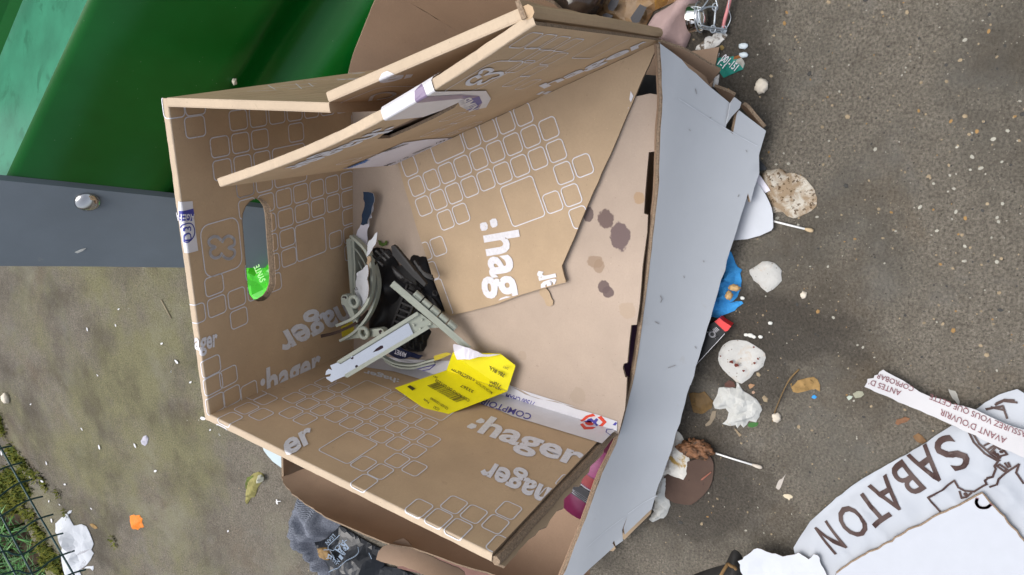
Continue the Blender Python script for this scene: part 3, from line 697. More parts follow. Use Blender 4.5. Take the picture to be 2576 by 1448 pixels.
# --- far wall with its hand hole
h0, h1, L1 = .2655, .2935, float(np.linalg.norm(B1 - B2))
hc0, hc1 = A(700, 750, 2.6325, [(797, 268), (848, 935)])
hole = []
q0, q1 = P1.uv(*hc0), P1.uv(*hc1); d = nrm(q1 - q0); nn = np.array([-d[1], d[0]]); hr = .0235
for k in range(9): t = math.pi * k / 8; hole.append(tuple(q1 + hr * (d * math.sin(t) + nn * math.cos(t))))
for k in range(9): t = math.pi * k / 8; hole.append(tuple(q0 - hr * (d * math.sin(t) + nn * math.cos(t))))
w, f, hh = boxwall('far_wall', P1, L1, h0, h1, .009, 0, [hole])
pr = Print(P1); O1, a1, b1 = (.3398, .2024), (.00255, -.0302), (-.0256, -.0019)
lattice(pr, O1, a1, b1, [(i, 0) for i in range(7)] + [(-2, 0), (3, 1), (-1, 1), (0, 1), (1, 1), (-1, 2), (0, 2), (1, 2), (0, 3), (1, 3), (0, 4), (1, 4)] + [(i, 4) for i in range(2, 7)] + [(i, 5) for i in range(1, 7)] + [(1, 6), (2, 6), (6, 6), (1, 7), (2, 7), (5, 7), (6, 7), (6, 8), (1, 8), (-2, 7), (-2, 8), (-1, 8), (0, 8), (-1, 9), (0, 7), (-3, 8), (-2.8, -.9), (-1.9, -.9), (7, 5), (7, 4), (7, 6), (7, 0), (7, 1), (-2.6, 10.7), (-1.85, 11.6), (-2.6, 11.6), (-1.8, 12.65), (-2.62, 12.6), (-.9, 12.9), (0, 3)],
        [(2.5, 2.5, 2, 2), (3.4, 6.5, 2, 2)])
pr.ring(np.array(O1) + np.array(a1) * -1.44 + np.array(b1) * 5.4, nrm(a1), nrm(b1), .0275, .0305, .0013, .42)
Z = lambda p: A(700, 750, 2.6325, p)
for q0_, q1_ in (((562, 470), (300, 505)),):
    pass
def emblem(pr, cs, rad, wd, px, a0=40, a1=320):
    for (cx, cy) in cs:
        for s in (-1, 1):
            pass
def eurve(pr, pts, wd): pr.line(smoothline([np.append(pr.pl.uv(*q), 0) for q in pts], 4) if False else [tuple(x[:2]) for x in smoothline([np.append(pr.pl.uv(*q), 0) for q in pts], 4)], wd, 0, True)
eurve(pr, Z([(420, 495), (390, 465), (340, 465), (300, 505), (315, 550), (365, 570), (320, 600), (320, 650), (360, 680), (405, 670), (432, 635)]), .0034)
eurve(pr, Z([(440, 515), (462, 475), (510, 455), (560, 490), (560, 545), (505, 575), (560, 600), (565, 645), (530, 685), (480, 685), (448, 660)]), .0034)
zt6 = lambda p: A(1000, 750, 1.931, p)
pr.text('hager', *zt6([(676, 838), (135, 1090)]), h=.043, bold=.03, up=zt6([(720, 930)])[0])
pr.text(':hager', (655, 1004), (806, 937), h=.038, bold=.03)
pr.text('hager', *A(0, 750, 1.931, [(1425, 1222), (1638, 1158)]), h=.021, bold=.03)
hl = [tuple(x) for x in hole]
pr.build('print', [INK], w, .0004, f, [(-.009, .002), (L1, .002), (L1, .31), (-.009, .285)], wraps(h0, h1, L1), hole=hl)
# the hand hole clears the print: ring of raw board in the opening
mb = MB(); n = len(hole)
V = [P1.f(x, y, .0011) for x, y in hole] + [P1.f(x, y, -2 * RR - .0011) for x, y in hole]
c = np.mean(hole, 0); V += [P1.f(*(np.array(q) + (c - q) * .02), .0011) for q in hole]
mb.add(V, [(i, (i + 1) % n, n + (i + 1) % n, n + i) for i in range(n)]); mb.build('hand_hole_edge', RAW, w)
def tape_on(name, pl, f, items, cutl, parent, mats, off=.0008):
    pr = Print(pl); items(pr); return pr.build(name, mats, parent, off, f, None, cutl)
TAPE = simple('white_plastic_tape', (.62, .61, .64), .3, .5, vary=.05, vscale=40, bump=.3, bscale=60)
NAVY = simple('navy_print', (.035, .04, .27), .4, .4)
DARKNAVY = simple('navy_plastic', (.012, .018, .06), .35, .5)
PURPLE = simple('purple_tint', (.20, .15, .24), .35, .4)
def it(pr):
    z = lambda p: A(700, 750, 2.6325, p)
    pr.ppoly(z([(-2, 105), (132, 96), (150, 300), (190, 605), (60, 640), (-10, 240)]))
    pr.ppoly(z([(5, 205), (138, 172), (150, 240), (140, 295), (10, 318)]), 1)
    pr.text('AGEFA', *z([(150, 228), (-30, 236)]), h=.0085, bold=.02, m=0, up=z([(152, 280)])[0])
    pr.line([tuple(x[:2]) for x in smoothline([np.append(pr.pl.uv(*q), 0) for q in z([(20, 380), (60, 330), (120, 330), (150, 390), (140, 460), (90, 515), (60, 515)])], 4)], .0012, 1, True)
    pr.text('D3', *z([(118, 500), (112, 350)]), h=.008, bold=.01, m=1)
pr2 = Print(P1)
it(pr2)
pr2.V = [(x, y) for x, y in pr2.V]
pr2.build('tape', [TAPE, NAVY], w, .0009, f, None, wraps(h0, h1, L1))
# --- left wall
h0, h1, L2 = .3040, .2655, float(np.linalg.norm(B3 - B2))
w, f, hh = boxwall('left_wall', P2, L2, h0, h1, -.010, .004)
pr = Print(P2); O2, a2, b2 = (.3705, .144), (-.0246, .0024), (-.0005, .0300)
lattice(pr, O2, a2, b2, [(i, 0) for i in range(9)] + [(i, 1) for i in range(9)] + [(1, 2), (2, 2), (4, -1), (5, -1), (6, -1), (7, -1), (4, -2), (5, -2), (6.8, 2.95), (7.8, 2.95), (7.85, 1.97), (8.85, 1.97), (7.75, 3.85), (10.7, 3.8), (11.72, 3.82), (12.72, 3.85), (11.75, 2.88), (12.75, 2.88), (13.8, 2.87), (13.8, 1.92), (14.6, 3.7), (14.8, .2), (15, -1), (0, 2.9), (-.85, 3.95), (-1, 2.95), (-1.8, 1.9), (-1, 1.9), (-1, 4.9), (1, -1), (0, -1)],
        [(2.5, -1.5, 2, 2), (5.35, 2.45, 2, 2), (6.5, -2.55, 2, 2)])
z5 = lambda p: A(1450, 1330, 2.6325, p)
pr.text('hager', *z5([(1090, 945), (2135, 1310)]), h=.046, bold=.03, up=z5([(1230, 790)])[0])
pr.ppoly(z5([(1080, 830), (1130, 803), (1170, 825), (1160, 850), (1120, 858), (1075, 845)])); pr.ppoly(z5([(985, 885), (1035, 855), (1085, 875), (1075, 905), (1030, 915), (985, 900)]))
zq = lambda p: A(2000, 1500, 1.936, p)
pr.text('hager', *zq([(302, 806), (-185, 588)]), h=.042, bold=.03, up=zq([(255, 905)])[0])
pr.text(':hager', *z5([(290, 408), (-70, 310)]), h=.014, bold=.03, up=z5([(280, 450)])[0])
pr.text('er', *A(1000, 1500, 1.936, [(170, 470), (395, 330)]), h=.040, bold=.03, up=A(1000, 1500, 1.936, [(120, 420)])[0]) if False else pr.text('er', *A(1000, 1500, 1.936, [(232, 552), (452, 420)]), h=.045, bold=.03, up=A(1000, 1500, 1.936, [(200, 470)])[0])
pr.build('print', [INK], w, .0004, f, [(.0105, .002), (L2, .002), (L2, .285), (.0105, .33)], wraps(h0, h1, L2))
# torn doubled end of the left wall
mb = MB(); q = [P2.f(.0055, v, -RR * 1.4 + .001 * nz(v * 90, 3)) + P2.u * .002 * nz(v * 120, 1) for v in np.linspace(-.01, h0, 22)]
tube(mb, q, .0050, 6); mb.build('folded_seam', RAW, w)
mb = MB(); sheet3(mb, [P2.f(.005, .02, -.010), P2.f(.005, h0 - .002, -.010), P2.f(-.001, h0 - .006, -.014), P2.f(-.003, h0 * .6, -.014), P2.f(.001, .05, -.014)], .003, (0, 0, 1), None, .01, .0015, RNG); mb.build('glue_tab', [KRAFT_F, RAW], w)
class Bow(Pl):
    '''a panel that bellies out between its upright edges, more so towards the rim'''
    def bow(s, u, v): t = min(1, max(0, u / .38)); return max(0, v / .3) * (.006 * t + .0125 * math.sin(math.pi * t))
    def f(s, u, v, w=0.0): return s.o + s.u * u + s.v * v + s.n * (w + s.bow(u, v))
    def uv(s, px, py):
        w = 0.0
        for _ in range(6):
            p = s.at(px, py, w) - s.o; u, v = p @ s.u, p @ s.v; w = s.bow(u, v)
        return np.array([u, v])
P4.__class__ = Bow
# --- front wall swung inwards, its hand hole and parcel tape
L4 = float(np.linalg.norm(B5 - B6)); h0, h1 = .2995, .3155
zs = lambda p: A(1000, 0, 1.931, p)
hole4 = [tuple(P4.uv(*q)) for q in zs([(915, 1050), (1000, 985), (1150, 915), (1350, 812), (1470, 755), (1535, 768), (1500, 812), (1350, 892), (1150, 985), (1010, 1043)])]
w, f, hh = boxwall('front_wall', P4, L4, h0, h1, 0, .004, [hole4], .003)
mb = MB(); slab(mb, [torn([(0.004, .002), (L4, .002), (L4, h1 - .003), (.004, h0 - .003)], .03, 0, RNG)], lambda x, y, q: P4.f(x, y, q - .0068), .0025, (0, 0, 0), grid_in([[(0, 0), (L4, 0), (L4, h1), (0, h0)]], .04, random.Random(3))); mb.build('back_layer', BROWN_IN, box)
pr = Print(P4)
for q in ((105, 302), (215, 312), (322, 325), (428, 338), (90, 410), (205, 425), (315, 440), (60, 500), (165, 535), (30, 610), (120, 635)):
    pr.ring(P4.uv(*A(2000, 0, 1.931, [q])[0]), (1, 0), (0, 1), .0112, .0122, .0011, .42)
pr.ring(P4.uv(*A(2000, 0, 1.931, [(690, 350)])[0]), (1, 0), (0, 1), .025, .027, .0011, .2)
for q in ((1560, 900), (1480, 880), (1620, 945), (1420, 960), (1530, 985), (1330, 1000), (1440, 1020), (820, 1190), (700, 1215)):
    pr.ring(P4.uv(*zs([q])[0]), (1, 0), (0, 1), .0112, .0122, .0011, .42)
for i in range(0): pr.ring((.285 + .0262 * (i % 4), .297 - .03 * (i // 4)), (1, 0), (0, 1), .0112, .0122, .0011, .42)
z2 = lambda p: A(1350, 200, 2.6325, p)
pr.ring(P4.uv(*z2([(1420, 265)])[0]), (1, 0), (0, 1), .029, .031, .0013, .42)
eurve(pr, z2([(1375, 265), (1340, 250), (1265, 290), (1255, 330), (1310, 335), (1380, 295), (1370, 330), (1420, 320), (1475, 290)]), .004)
eurve(pr, z2([(1380, 225), (1400, 190), (1465, 178), (1500, 200), (1440, 235), (1520, 220), (1590, 215), (1600, 240), (1540, 265), (1500, 275)]), .004)
zr = lambda p: A(2000, 0, 1.931, p)
pr.text('hager', *zr([(245, 685), (1058, 362)]), h=.038, bold=.03, up=zr([(240, 645)])[0]) if False else pr.text('hager', *zr([(240, 664), (1046, 318)]), h=.036, bold=.03)
pr.ppoly(zr([(180, 712), (225, 690), (250, 690), (205, 714)])); pr.ppoly(zr([(225, 708), (270, 688), (300, 688), (255, 712)]))
pr.text(':hager', *zs([(925, 968), (150, 1290)]), h=.038, bold=.03)
pr.build('print', [INK], w, .0004, f, [(0, .002), (L4, .002), (L4, .335), (0, .32)], wraps(h0, h1, L4), hole=hole4)
pr = Print(P4)
pr.ppoly(z2([(265, 650), (735, 358), (800, 405), (1440, 398), (1490, 480), (1440, 572), (1270, 605), (1172, 560), (1155, 518), (980, 600), (790, 668), (330, 712)]))
pr.ppoly(z2([(650, 480), (800, 455), (1180, 435), (1370, 450), (1400, 520), (1360, 590), (1290, 600), (1210, 480), (1180, 475), (720, 520)]), 2)
pr.ppoly(z2([(1195, 455), (1370, 452), (1400, 515), (1362, 592), (1230, 598), (1300, 565), (1240, 520)]), 1)
pr.ppoly(z2([(590, 490), (715, 385), (740, 455), (640, 525)]), 1)
pr.text('NIMB', *z2([(1372, 570), (1270, 455)]), h=.012, bold=.02, m=0)
pr.build('tape', [TAPE, NAVY, PURPLE], w, .0012, f, None, wraps(h0, h1, L4))
LAB = simple('paper_label', (.72, .70, .78), .6, .3, vary=.03); BLK = simple('black_print', (.03, .03, .035), .5, .3); BLUE = simple('blue_print', (.03, .16, .48), .5, .3)
pr = Print(P4); lb = z2([(0, 1205), (590, 937), (830, 903), (1110, 886), (640, 1118), (470, 1172)])
pr.ppoly(lb)
pr.text('hager', *z2([(60, 1188), (275, 1098)]), h=.016, bold=.03, m=2)
pr.text('MFN710', *z2([(425, 1172), (655, 1078)]), h=.011, bold=.03, m=1)
pr.text('144 x', *z2([(925, 945), (1080, 890)]), h=.010, bold=.02, m=1)
for i in range(16):
    u0_, u1_ = P4.uv(*z2([(430, 1020)])[0]), P4.uv(*z2([(640, 945)])[0]); q = u0_ + (u1_ - u0_) * i / 15; pr.line([q, q + (0, .012)], .0008 + .0007 * (i % 3 == 0), 1, True)
    u0_, u1_ = P4.uv(*z2([(720, 1040)])[0]), P4.uv(*z2([(900, 965)])[0]); q = u0_ + (u1_ - u0_) * i / 15; pr.line([q, q + (0, .010)], .0008 + .0007 * (i % 4 == 0), 1, True)
pr.build('address_label', [LAB, BLK, BLUE], w, .0009, f)
# --- bottom flap still hinged to it, lying on the floor flap
z3 = lambda p: A(1600, 400, 2.6325, p); z4 = lambda p: A(1500, 900, 2.6325, p)
fold = [B6, B5]
fpx = [(1000, 411), (1655, 108)] + zr([(1095, 345), (1035, 490), (945, 690), (810, 1015), (620, 1448)]) + zq([(0, 0)])[:0] + A(2000, 750, 1.931, [(500, 290), (385, 555), (400, 620), (415, 668)]) + z4([(1880, 532), (1600, 605), (1420, 660), (1300, 705), (1100, 775), (960, 812), (870, 835), (760, 862), (690, 882), (655, 872), (630, 845), (510, 500), (380, 110), (330, -40)])
L = [tuple(P3.uv(*q)) for q in fpx]
def lay(u, v, w=0.0):
    q = P3.f(u, v, w); q = q + Zv * (.010 * max(0, 1 + v / .05) * 0 + .004 * math.sin(u * 9) * min(1, max(0, -v / .1))); return q
mb = MB(); slab(mb, [torn(L, .012, .0003, RNG)], lay, .0035, (0, 1, 1), grid_in([L], .03, RNG)); w = mb.build('bottom_flap', [KRAFT_F, RAW], box)
pr = Print(P3)
lattice(pr, (.0200, -.0390), (.02597, 0), (0, -.0277), [(i, 0) for i in range(9)] + [(i, 1) for i in range(9)] + [(4, -1), (5, -1), (6, -1), (7, -1), (0, -1), (1, 2), (2, 2), (8, 2), (9, 2), (7, 3), (8, 3), (8, 4), (0, 3.05), (-1, 3.05), (-1, 4.05)],
        [(2.5, -1.5, 2, 2), (5.5, 2.5, 2, 2), (-1.3, 5.45, 1.6, 2)], .0013)
pr.text('hag', *z4([(1040, 80), (1155, 660)]), h=.047, bold=.03) if False else None
pr.text('hager', *z4([(1048, 50), (1235, 1110)]), h=.0500, bold=.03, up=z4([(1330, 0)])[0])
pr.ppoly(z3([(738, 1248), (760, 1235), (800, 1230), (818, 1260), (818, 1295), (800, 1315), (755, 1320), (740, 1290)])); pr.ppoly(z3([(838, 1215), (865, 1195), (900, 1192), (918, 1220), (920, 1262), (900, 1280), (865, 1287), (848, 1262)]))
pr.text('er', *z4([(1815, 600), (1752, 378)]), h=.034, bold=.03)
pr.text('k', *zr([(880, 860), (905, 690)]), h=.03, bold=.03, up=zr([(940, 880)])[0])
cl = [tuple(P3.uv(*q)) for q in ((1000, 411), (1655, 108))]
pr.build('print', [INK], w, .0005, lay, None, ())
# keep only print that lies on the flap
me = w.children[0].data; bm = bmesh.new(); bm.from_mesh(me)
for a, b in ((fpx[0], fpx[1]), (fpx[6], fpx[7]), (fpx[10], z4([(655, 872)])[0]), (z4([(640, 860)])[0], z4([(330, -40)])[0])):
    ua, ub = P3.f(*P3.uv(*a)), P3.f(*P3.uv(*b)); nn = np.cross(nrm(ub - ua), Zv); cc = P3.at(1350, 520)
    if (cc - ua) @ nn > 0: nn = -nn
    bmesh.ops.bisect_plane(bm, geom=bm.verts[:] + bm.edges[:] + bm.faces[:], dist=1e-7, plane_co=Vector(tuple(ua)) - Vector(tuple(map(float, w.children[0].location))) * 0, plane_no=Vector(tuple(nn)), clear_outer=True)
bm.to_mesh(me); bm.free()
mb = MB(); m_ = z4([(1600, 605), (1660, 590), (1700, 640), (1740, 730), (1735, 770), (1700, 785), (1670, 775), (1650, 720), (1600, 660)])
sheet3(mb, [P(q[0], q[1], .1025) for q in m_], .001, (0, 0, 0), Zv, .004, .0006, RNG); mb.build('torn_paper_layer', [KRAFT_F], w)
# --- plain floor flap with stains
r4 = P(830, 258, ZB + .2945); R4 = np.array([r4[0], r4[1], ZB]); b4 = (1190, 245)
fl = [(886, 240), (1180, 235), (1560, 180)] + zr([(935, 730), (1040, 708), (1090, 715), (1125, 740), (1115, 850), (1110, 1000), (1078, 1145), (1032, 1150), (1018, 1300), (1005, 1448)]) + A(2000, 750, 1.931, [(995, 165), (1025, 175), (1020, 300), (1000, 450), (985, 560), (975, 700), (962, 850), (940, 1003), (900, 1006), (885, 1130), (870, 1290), (842, 1298), (835, 1330), (855, 1400)]) + [(1577, 950), (1572, 1030), (1556, 1092), (1230, 1015), (886, 905)]
L = [tuple(Gp(ZB).uv(*q)) for q in fl]
mb = MB(); slab(mb, [torn(L, .02, .0003, RNG)], lambda x, y, w: np.array([x, y, ZB + w]), .004, (0, 1, 1)); mb.build('floor_flap', [INNER, RAW], box)
# --- right wall, buckled: a leaning half and an upright half
RZ = ZB + .2945; R1 = P(422, 246, RZ); R5 = P(1330, 50, ZB + .3155); R4t = P(830, 258, RZ)
Bt1 = P(1010, 168, ZB)
def patch(mb, a, b, c, d, th, nu=10, nv=8):
    """a-b along the rim, d-c along the foot; rounded rim"""
    V = []; F = []; base = len(mb.V)
    n = nrm(np.cross(b - a, d - a))
    if n @ (CPOS - (a + b + c + d) / 4) < 0: n = -n
    for i in range(nu + 1):
        s = i / nu; top = a * (1 - s) + b * s; bot = d * (1 - s) + c * s; dn = nrm(top - bot)
        row = [bot + n * 0, top] + [top + dn * h_ - n * d_ for h_, d_ in ((.0009, .0002), (.0016, .0016), (.0017, .0032), (.0017, .005), (.0017, .0066), (.0016, .0078), (.0009, .0092), (0, th))] + [bot - n * th]
        V += row
    m = 11
    M = []
    for i in range(nu):
        for k in range(m): l = (k + 1) % m; F.append((i * m + k, (i + 1) * m + k, (i + 1) * m + l, i * m + l)); M.append(1 if 1 <= k <= 8 else 0)
    F += [tuple(range(m)), tuple(nu * m + k for k in range(m - 1, -1, -1))]
    mb.add(V, F, M + [0, 0]); return n
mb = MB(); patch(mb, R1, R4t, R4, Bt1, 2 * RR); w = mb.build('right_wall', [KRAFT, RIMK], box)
R5f = np.array([R5[0], R5[1], ZB]) + np.array([.004, 0, 0]); R5t = R5 + np.array([.001, .0, 0])
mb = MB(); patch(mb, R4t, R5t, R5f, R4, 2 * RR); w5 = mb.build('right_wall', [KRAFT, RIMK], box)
P5 = Pl(R4, R5f); pr = Print(P5)
zp = lambda p: A(1350, 200, 2.6325, p)
pr.text('er', *zp([(330, 330), (800, 228)]), h=.036, bold=.03)
eurve(pr, zp([(250, 500), (280, 450), (380, 420), (470, 420), (500, 440), (440, 470), (330, 490)]), .004)
pr.ring(P5.uv(*zp([(330, 455)])[0]), (1, 0), (0, 1), .029, .031, .0013, .42)
L5 = float(np.linalg.norm(R5f - R4)); f5 = wallmap(P5, L5, .2945, .3155)
pr.build('print', [INK], w5, .0006, f5, [(0, .15), (L5, .15), (L5, .335), (0, .31)], wraps(.2945, .3155, L5))
PA = Pl(R1, R4t, n=np.cross(R4t - R1, Bt1 - R1))
if PA.n @ (CPOS - PA.o) < 0: PA = Pl(R1, R4t, n=-np.cross(R4t - R1, Bt1 - R1))
pr = Print(PA); zg = lambda p: A(600, 250, 2.2278, p)
for a_, b_ in (((1600, 150), (1800, 152)), ((1610, 158), (1790, 140)), ((1700, 98), (1830, 92)), ((1740, 104), (1810, 96))): pr.line(zg([a_, b_]), .0030)
for a_, b_ in (((820, 258), (1080, 246)), ((960, 230), (1180, 222)), ((1100, 205), (1420, 190)), ((1180, 240), (1400, 208)), ((1150, 180), (1300, 165)), ((1330, 165), (1530, 150)), ((1000, 205), (1060, 240)), ((1240, 190), (1290, 235)), ((1350, 185), (1390, 215))): pr.line(zg([a_, b_]), .0010)
pr.build('print', [INK], w, .0016)
# near right corner: folded double edge of the two walls
mb = MB(); e = np.array([0.012, -.002, 0])
sheet3(mb, [R5t + np.array([0, 0, .004]), B5 + np.array([.0, 0, 0]), B5 + np.array([.016, .004, 0]), R5t + np.array([.013, .006, .003])], .004, (0, 0, 1), None, .02, .0006, RNG); w = mb.build('corner_edge', [KRAFT, RAW], box)
mb = MB(); tube(mb, [R5t + np.array([.004, 0, .002]), (R5t + B5) / 2 + np.array([.008, 0, 0]), B5 + np.array([.010, 0, .0])], .0055, 8); mb.build('corner_fold', KRAFT, box)
mb = MB(); Q = Pl(B5 + np.array([.0, -.001, 0]), B5 + np.array([.02, -.001, 0]), n=np.array([-.3, -1, .3]))
# ------------------------------------------------------------------ tape left on the box: lies half on the wall, half on the floor flap
zq = lambda p: A(2000, 1500, 1.936, p)
pr = Print(P2)
pr.ppoly(z5([(-60, 285), (-179, 96), (200, 212), (690, 362), (1420, 588), (2106, 802)]) + [(1552, 1083)] + zq([(750, 385), (680, 458), (500, 402), (250, 326), (0, 250)]) + z5([(1300, 722), (1100, 652), (480, 400), (240, 330)]))
pr.text('COMPTOIR DE', *z5([(1655, 775), (1000, 560)]), h=.017, bold=.01, m=1, up=z5([(1610, 860)])[0])
zt_ = lambda p: A(2000, 1600, 3.2183, p)
def hexa(pr, c, ax, ay, R, segs, wd, m):
    c = pr.pl.uv(*c); ax = pr.pl.uv(*ax) - c; ay = pr.pl.uv(*ay) - c
    q = [c + ax * math.cos(math.radians(60 * k)) * 1 + ay * math.sin(math.radians(60 * k)) for k in range(7)]
    for s in segs: pr.line([q[s], q[s + 1]], wd, m, True)
def logo(pr):
    for L in ([(855, 150), (930, 80), (1020, 52), (1052, 85), (965, 100), (900, 150), (875, 168)], [(1075, 100), (1122, 80), (1192, 160), (1130, 222), (1085, 222), (1140, 160), (1100, 122)], [(853, 200), (888, 188), (930, 232), (1020, 232), (1052, 240), (1010, 262), (905, 266)]): pr.ppoly(zt_(L), 2)
    pr.ppoly(zt_([(905, 168), (960, 120), (1000, 110), (1030, 140), (1060, 110), (1085, 130), (1060, 165), (1085, 210), (1060, 225), (1015, 160), (960, 180)]), 1)
    c = pr.pl.uv(*zt_([(970, 190)])[0]); pr.poly([tuple(c + np.array([math.cos(t), math.sin(t)]) * .0055) for t in np.arange(12) * math.pi / 6], 2)
    pr.ppoly(zt_([(1265, 195), (1300, 160), (1325, 170), (1300, 205)]), 1)
    pr.line(zt_([(1240, 340), (1180, 300), (1190, 265), (1260, 265)]), .0012, 1)
logo(pr)
lw = [o for o in box.children if o.name.startswith('left_wall')][0]
RED = simple('red_print', (.62, .06, .03), .5, .3); VIOL = simple('violet_print', (.07, .06, .30), .5, .3)
pr.build('parcel_tape', [TAPE, VIOL, RED], lw, .0012)
GF = Gp(ZB + .0012); pr = Print(GF)
pr.ppoly(z5([(-60, 120), (80, 160), (300, 190), (690, 212), (800, 210), (1420, 460), (1530, 505), (1640, 572), (1740, 603), (1850, 628), (2106, 688)]) + zq([(0, 25), (100, 80), (200, 115), (330, 132), (480, 190), (640, 232), (795, 285)]) + [(1552, 1086)] + z5([(2106, 806), (1420, 592), (690, 366), (-179, 98)]))
for t, a, b, h in (('PLATEFORM ELEC', (1600, 700), (1090, 540), .0095), ('28 rue de la Chaux', (1645, 660), (1180, 525), .0085), ('71500 CHAM', (1690, 635), (1395, 545), .0085)):
    pr.text(t, *z5([a, b]), h=h, bold=.01, m=1, up=z5([(a[0] - 18, a[1] + 40)])[0])
pr.text('LESTD', *z5([(385, 290), (270, 262)]), h=.009, bold=.03, m=1, up=z5([(375, 320)])[0])
pr.line(z5([(380, 320), (660, 250), (600, 300), (420, 330)]), .0012, 1)
logo(pr); pr.build('parcel_tape', [TAPE, VIOL, RED], box, 0)

# ------------------------------------------------------------------ things lying in the box
PLG = simple('grey_green_plastic', (.37, .40, .345), .5, .4, vary=.06, vscale=60)
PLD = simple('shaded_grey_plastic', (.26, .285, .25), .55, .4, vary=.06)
MIRROR = simple('bright_zinc_plate', (.95, .95, .955), .13, .6, metal=1, vary=.03, vscale=40, bump=.25, bscale=35)
DHOLE = simple('dark_hole', (.035, .02, .025), .8, .2)
BLKP = simple('black_plastic', (.006, .006, .0075), .45, .28, vary=.2, vscale=25)
z55 = lambda p: A(1250, 900, 2.7586, p)
ha, hb_, hc = P(822, 950, .238), P(1178, 882, .120), P(985, 715, .158)
n = nrm(np.cross(hb_ - ha, hc - ha)); n = n if n @ (CPOS - ha) > 0 else -n
HB = Pl(ha, hb_, n=n)
br = thing('hinge_bracket', 'pale grey green T-shaped plastic hinge bracket with a shiny metal plate, leaning in the box', 'bracket', hb_)
def pslab(name, px, pl, z, th, mat, par, holes=(), mats=(0, 0, 0)):
    mb = MB(); L = [tuple(pl.uv(*q)) for q in px]; H = [[tuple(pl.uv(*q)) for q in h] for h in holes]
    slab(mb, [L] + H, lambda x, y, w: pl.f(x, y, w + z), th, mats); return mb.build(name, mat, par)
pslab('cross_bar', z55([(752, 602), (800, 548), (1622, 1255), (1578, 1305)]), HB, .006, .010, PLG, br)
pslab('bar_rib', z55([(775, 572), (798, 552), (1618, 1252), (1600, 1275)]), HB, .009, .003, PLG, br)
pslab('stem', z6 if False else zt6([(1215, 905), (1255, 930), (1375, 1025), (1310, 1030), (690, 1402), (660, 1395), (645, 1345), (608, 1285), (620, 1272)]), HB, 0, .003, PLG, br)
pslab('stem_rail', zt6([(1215, 905), (1225, 930), (640, 1292), (608, 1285), (620, 1272)]), HB, .004, .006, PLG, br)
pslab('stem_rail', zt6([(1310, 1030), (1290, 1010), (668, 1378), (690, 1402)]), HB, .004, .006, PLG, br)
tear_ = zt6([(880, 1212), (905, 1185), (940, 1160), (958, 1160), (960, 1178), (925, 1198)])
circ = lambda c, r: [(c[0] + r * math.cos(t), c[1] + r * math.sin(t)) for t in np.arange(10) * math.pi / 5]
pslab('metal_plate', zt6([(1138, 995), (1150, 993), (1186, 1072), (680, 1385), (600, 1420), (570, 1436), (535, 1412), (528, 1398), (560, 1392), (566, 1372), (524, 1382), (530, 1352), (548, 1335), (575, 1345), (560, 1310), (615, 1288), (640, 1300)]), HB, .0022, .001, MIRROR, br, [tear_, zt6(circ((725, 1252), 12)), zt6(circ((760, 1318), 12))])
pslab('slot', tear_, HB, .0014, .0008, DHOLE, br); pslab('slot', zt6(circ((725, 1252), 13)), HB, .0014, .0008, DHOLE, br); pslab('slot', zt6(circ((760, 1318), 13)), HB, .0014, .0008, DHOLE, br)
for q in ((1188, 948), (1253, 967), (1190, 1007), (1240, 1035), (1315, 1000)):
    lump('rivet', HB.at(*zt6([q])[0], .001), (.0018, .0018, .0016), PLG, 1, .0, 1, 2, br)
ka, kb = HB.at(*zt6([(1190, 762)])[0], .002), HB.at(*zt6([(1508, 1038)])[0], .002)
mbk = [MB() for _ in range(5)]
for i in range(5):
    s0, s1 = i / 5 + .012, (i + 1) / 5 - .012; r = .0056 if i % 2 == 0 else .0047
    tube(mbk[i], [ka + (kb - ka) * s0, ka + (kb - ka) * (s0 + .01), ka + (kb - ka) * (s1 - .01), ka + (kb - ka) * s1], [r * .9, r, r, r * .9], 14); mbk[i].build('hinge_knuckle', PLG, br)
    if i % 2 == 0:
        m = MB(); c = ka + (kb - ka) * (s0 + s1) / 2 + HB.n * .0053; d = nrm(kb - ka); e = np.cross(HB.n, d)
        for s in (-1, 1): tube(m, [c + e * s * .002 - d * .0045, c + e * s * .002 + d * .0045], .0009, 4)
        m.build('knuckle_rib', PLD, br)
# broken curved frame pieces
fr = thing('broken_frame', 'broken pale grey plastic frame of curved strips and clips in the far box corner', 'plastic frame', P(930, 760, .11))
def rib(px, z0, z1, wid, th, mat, name='curved_strip', k=5):
    n = len(px); pts = [P(q[0], q[1], z0 + (z1 - z0) * i / (n - 1)) for i, q in enumerate(zt6(px))]
    mb = MB(); ribbon(mb, smoothline(pts, k), Zv, wid, th); return mb.build(name, mat, fr)
rib([(735, 340), (790, 390), (838, 450), (872, 540), (882, 650), (872, 760), (832, 860), (742, 950), (612, 1008)], .135, .165, .0075, .0038, PLG)
rib([(722, 333), (830, 430), (890, 540), (922, 660), (917, 770), (882, 880), (822, 980), (742, 1062), (640, 1122)], .12, .16, .0085, .0034, PLG)
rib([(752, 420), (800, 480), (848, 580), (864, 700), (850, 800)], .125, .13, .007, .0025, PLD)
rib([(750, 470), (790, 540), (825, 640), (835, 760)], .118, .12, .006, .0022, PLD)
rib([(955, 1240), (1050, 1290), (1180, 1306), (1290, 1280), (1370, 1258), (1420, 1245)], .135, .115, .007, .0026, PLG)
rib([(975, 1268), (1060, 1314), (1180, 1328), (1280, 1306), (1350, 1288)], .130, .112, .006, .0026, PLG)
rib([(490, 1090), (600, 1063), (720, 1010), (790, 962), (850, 900)], .185, .14, .003, .0040, simple('dark_brown_rod', (.05, .03, .022), .7, .2), 'brown_rod')
pslab('grooved_bar', zt6([(680, 362), (700, 352), (738, 362), (750, 560), (748, 790), (712, 782), (695, 560)]), Gp(.128), 0, .016, PLG, fr)
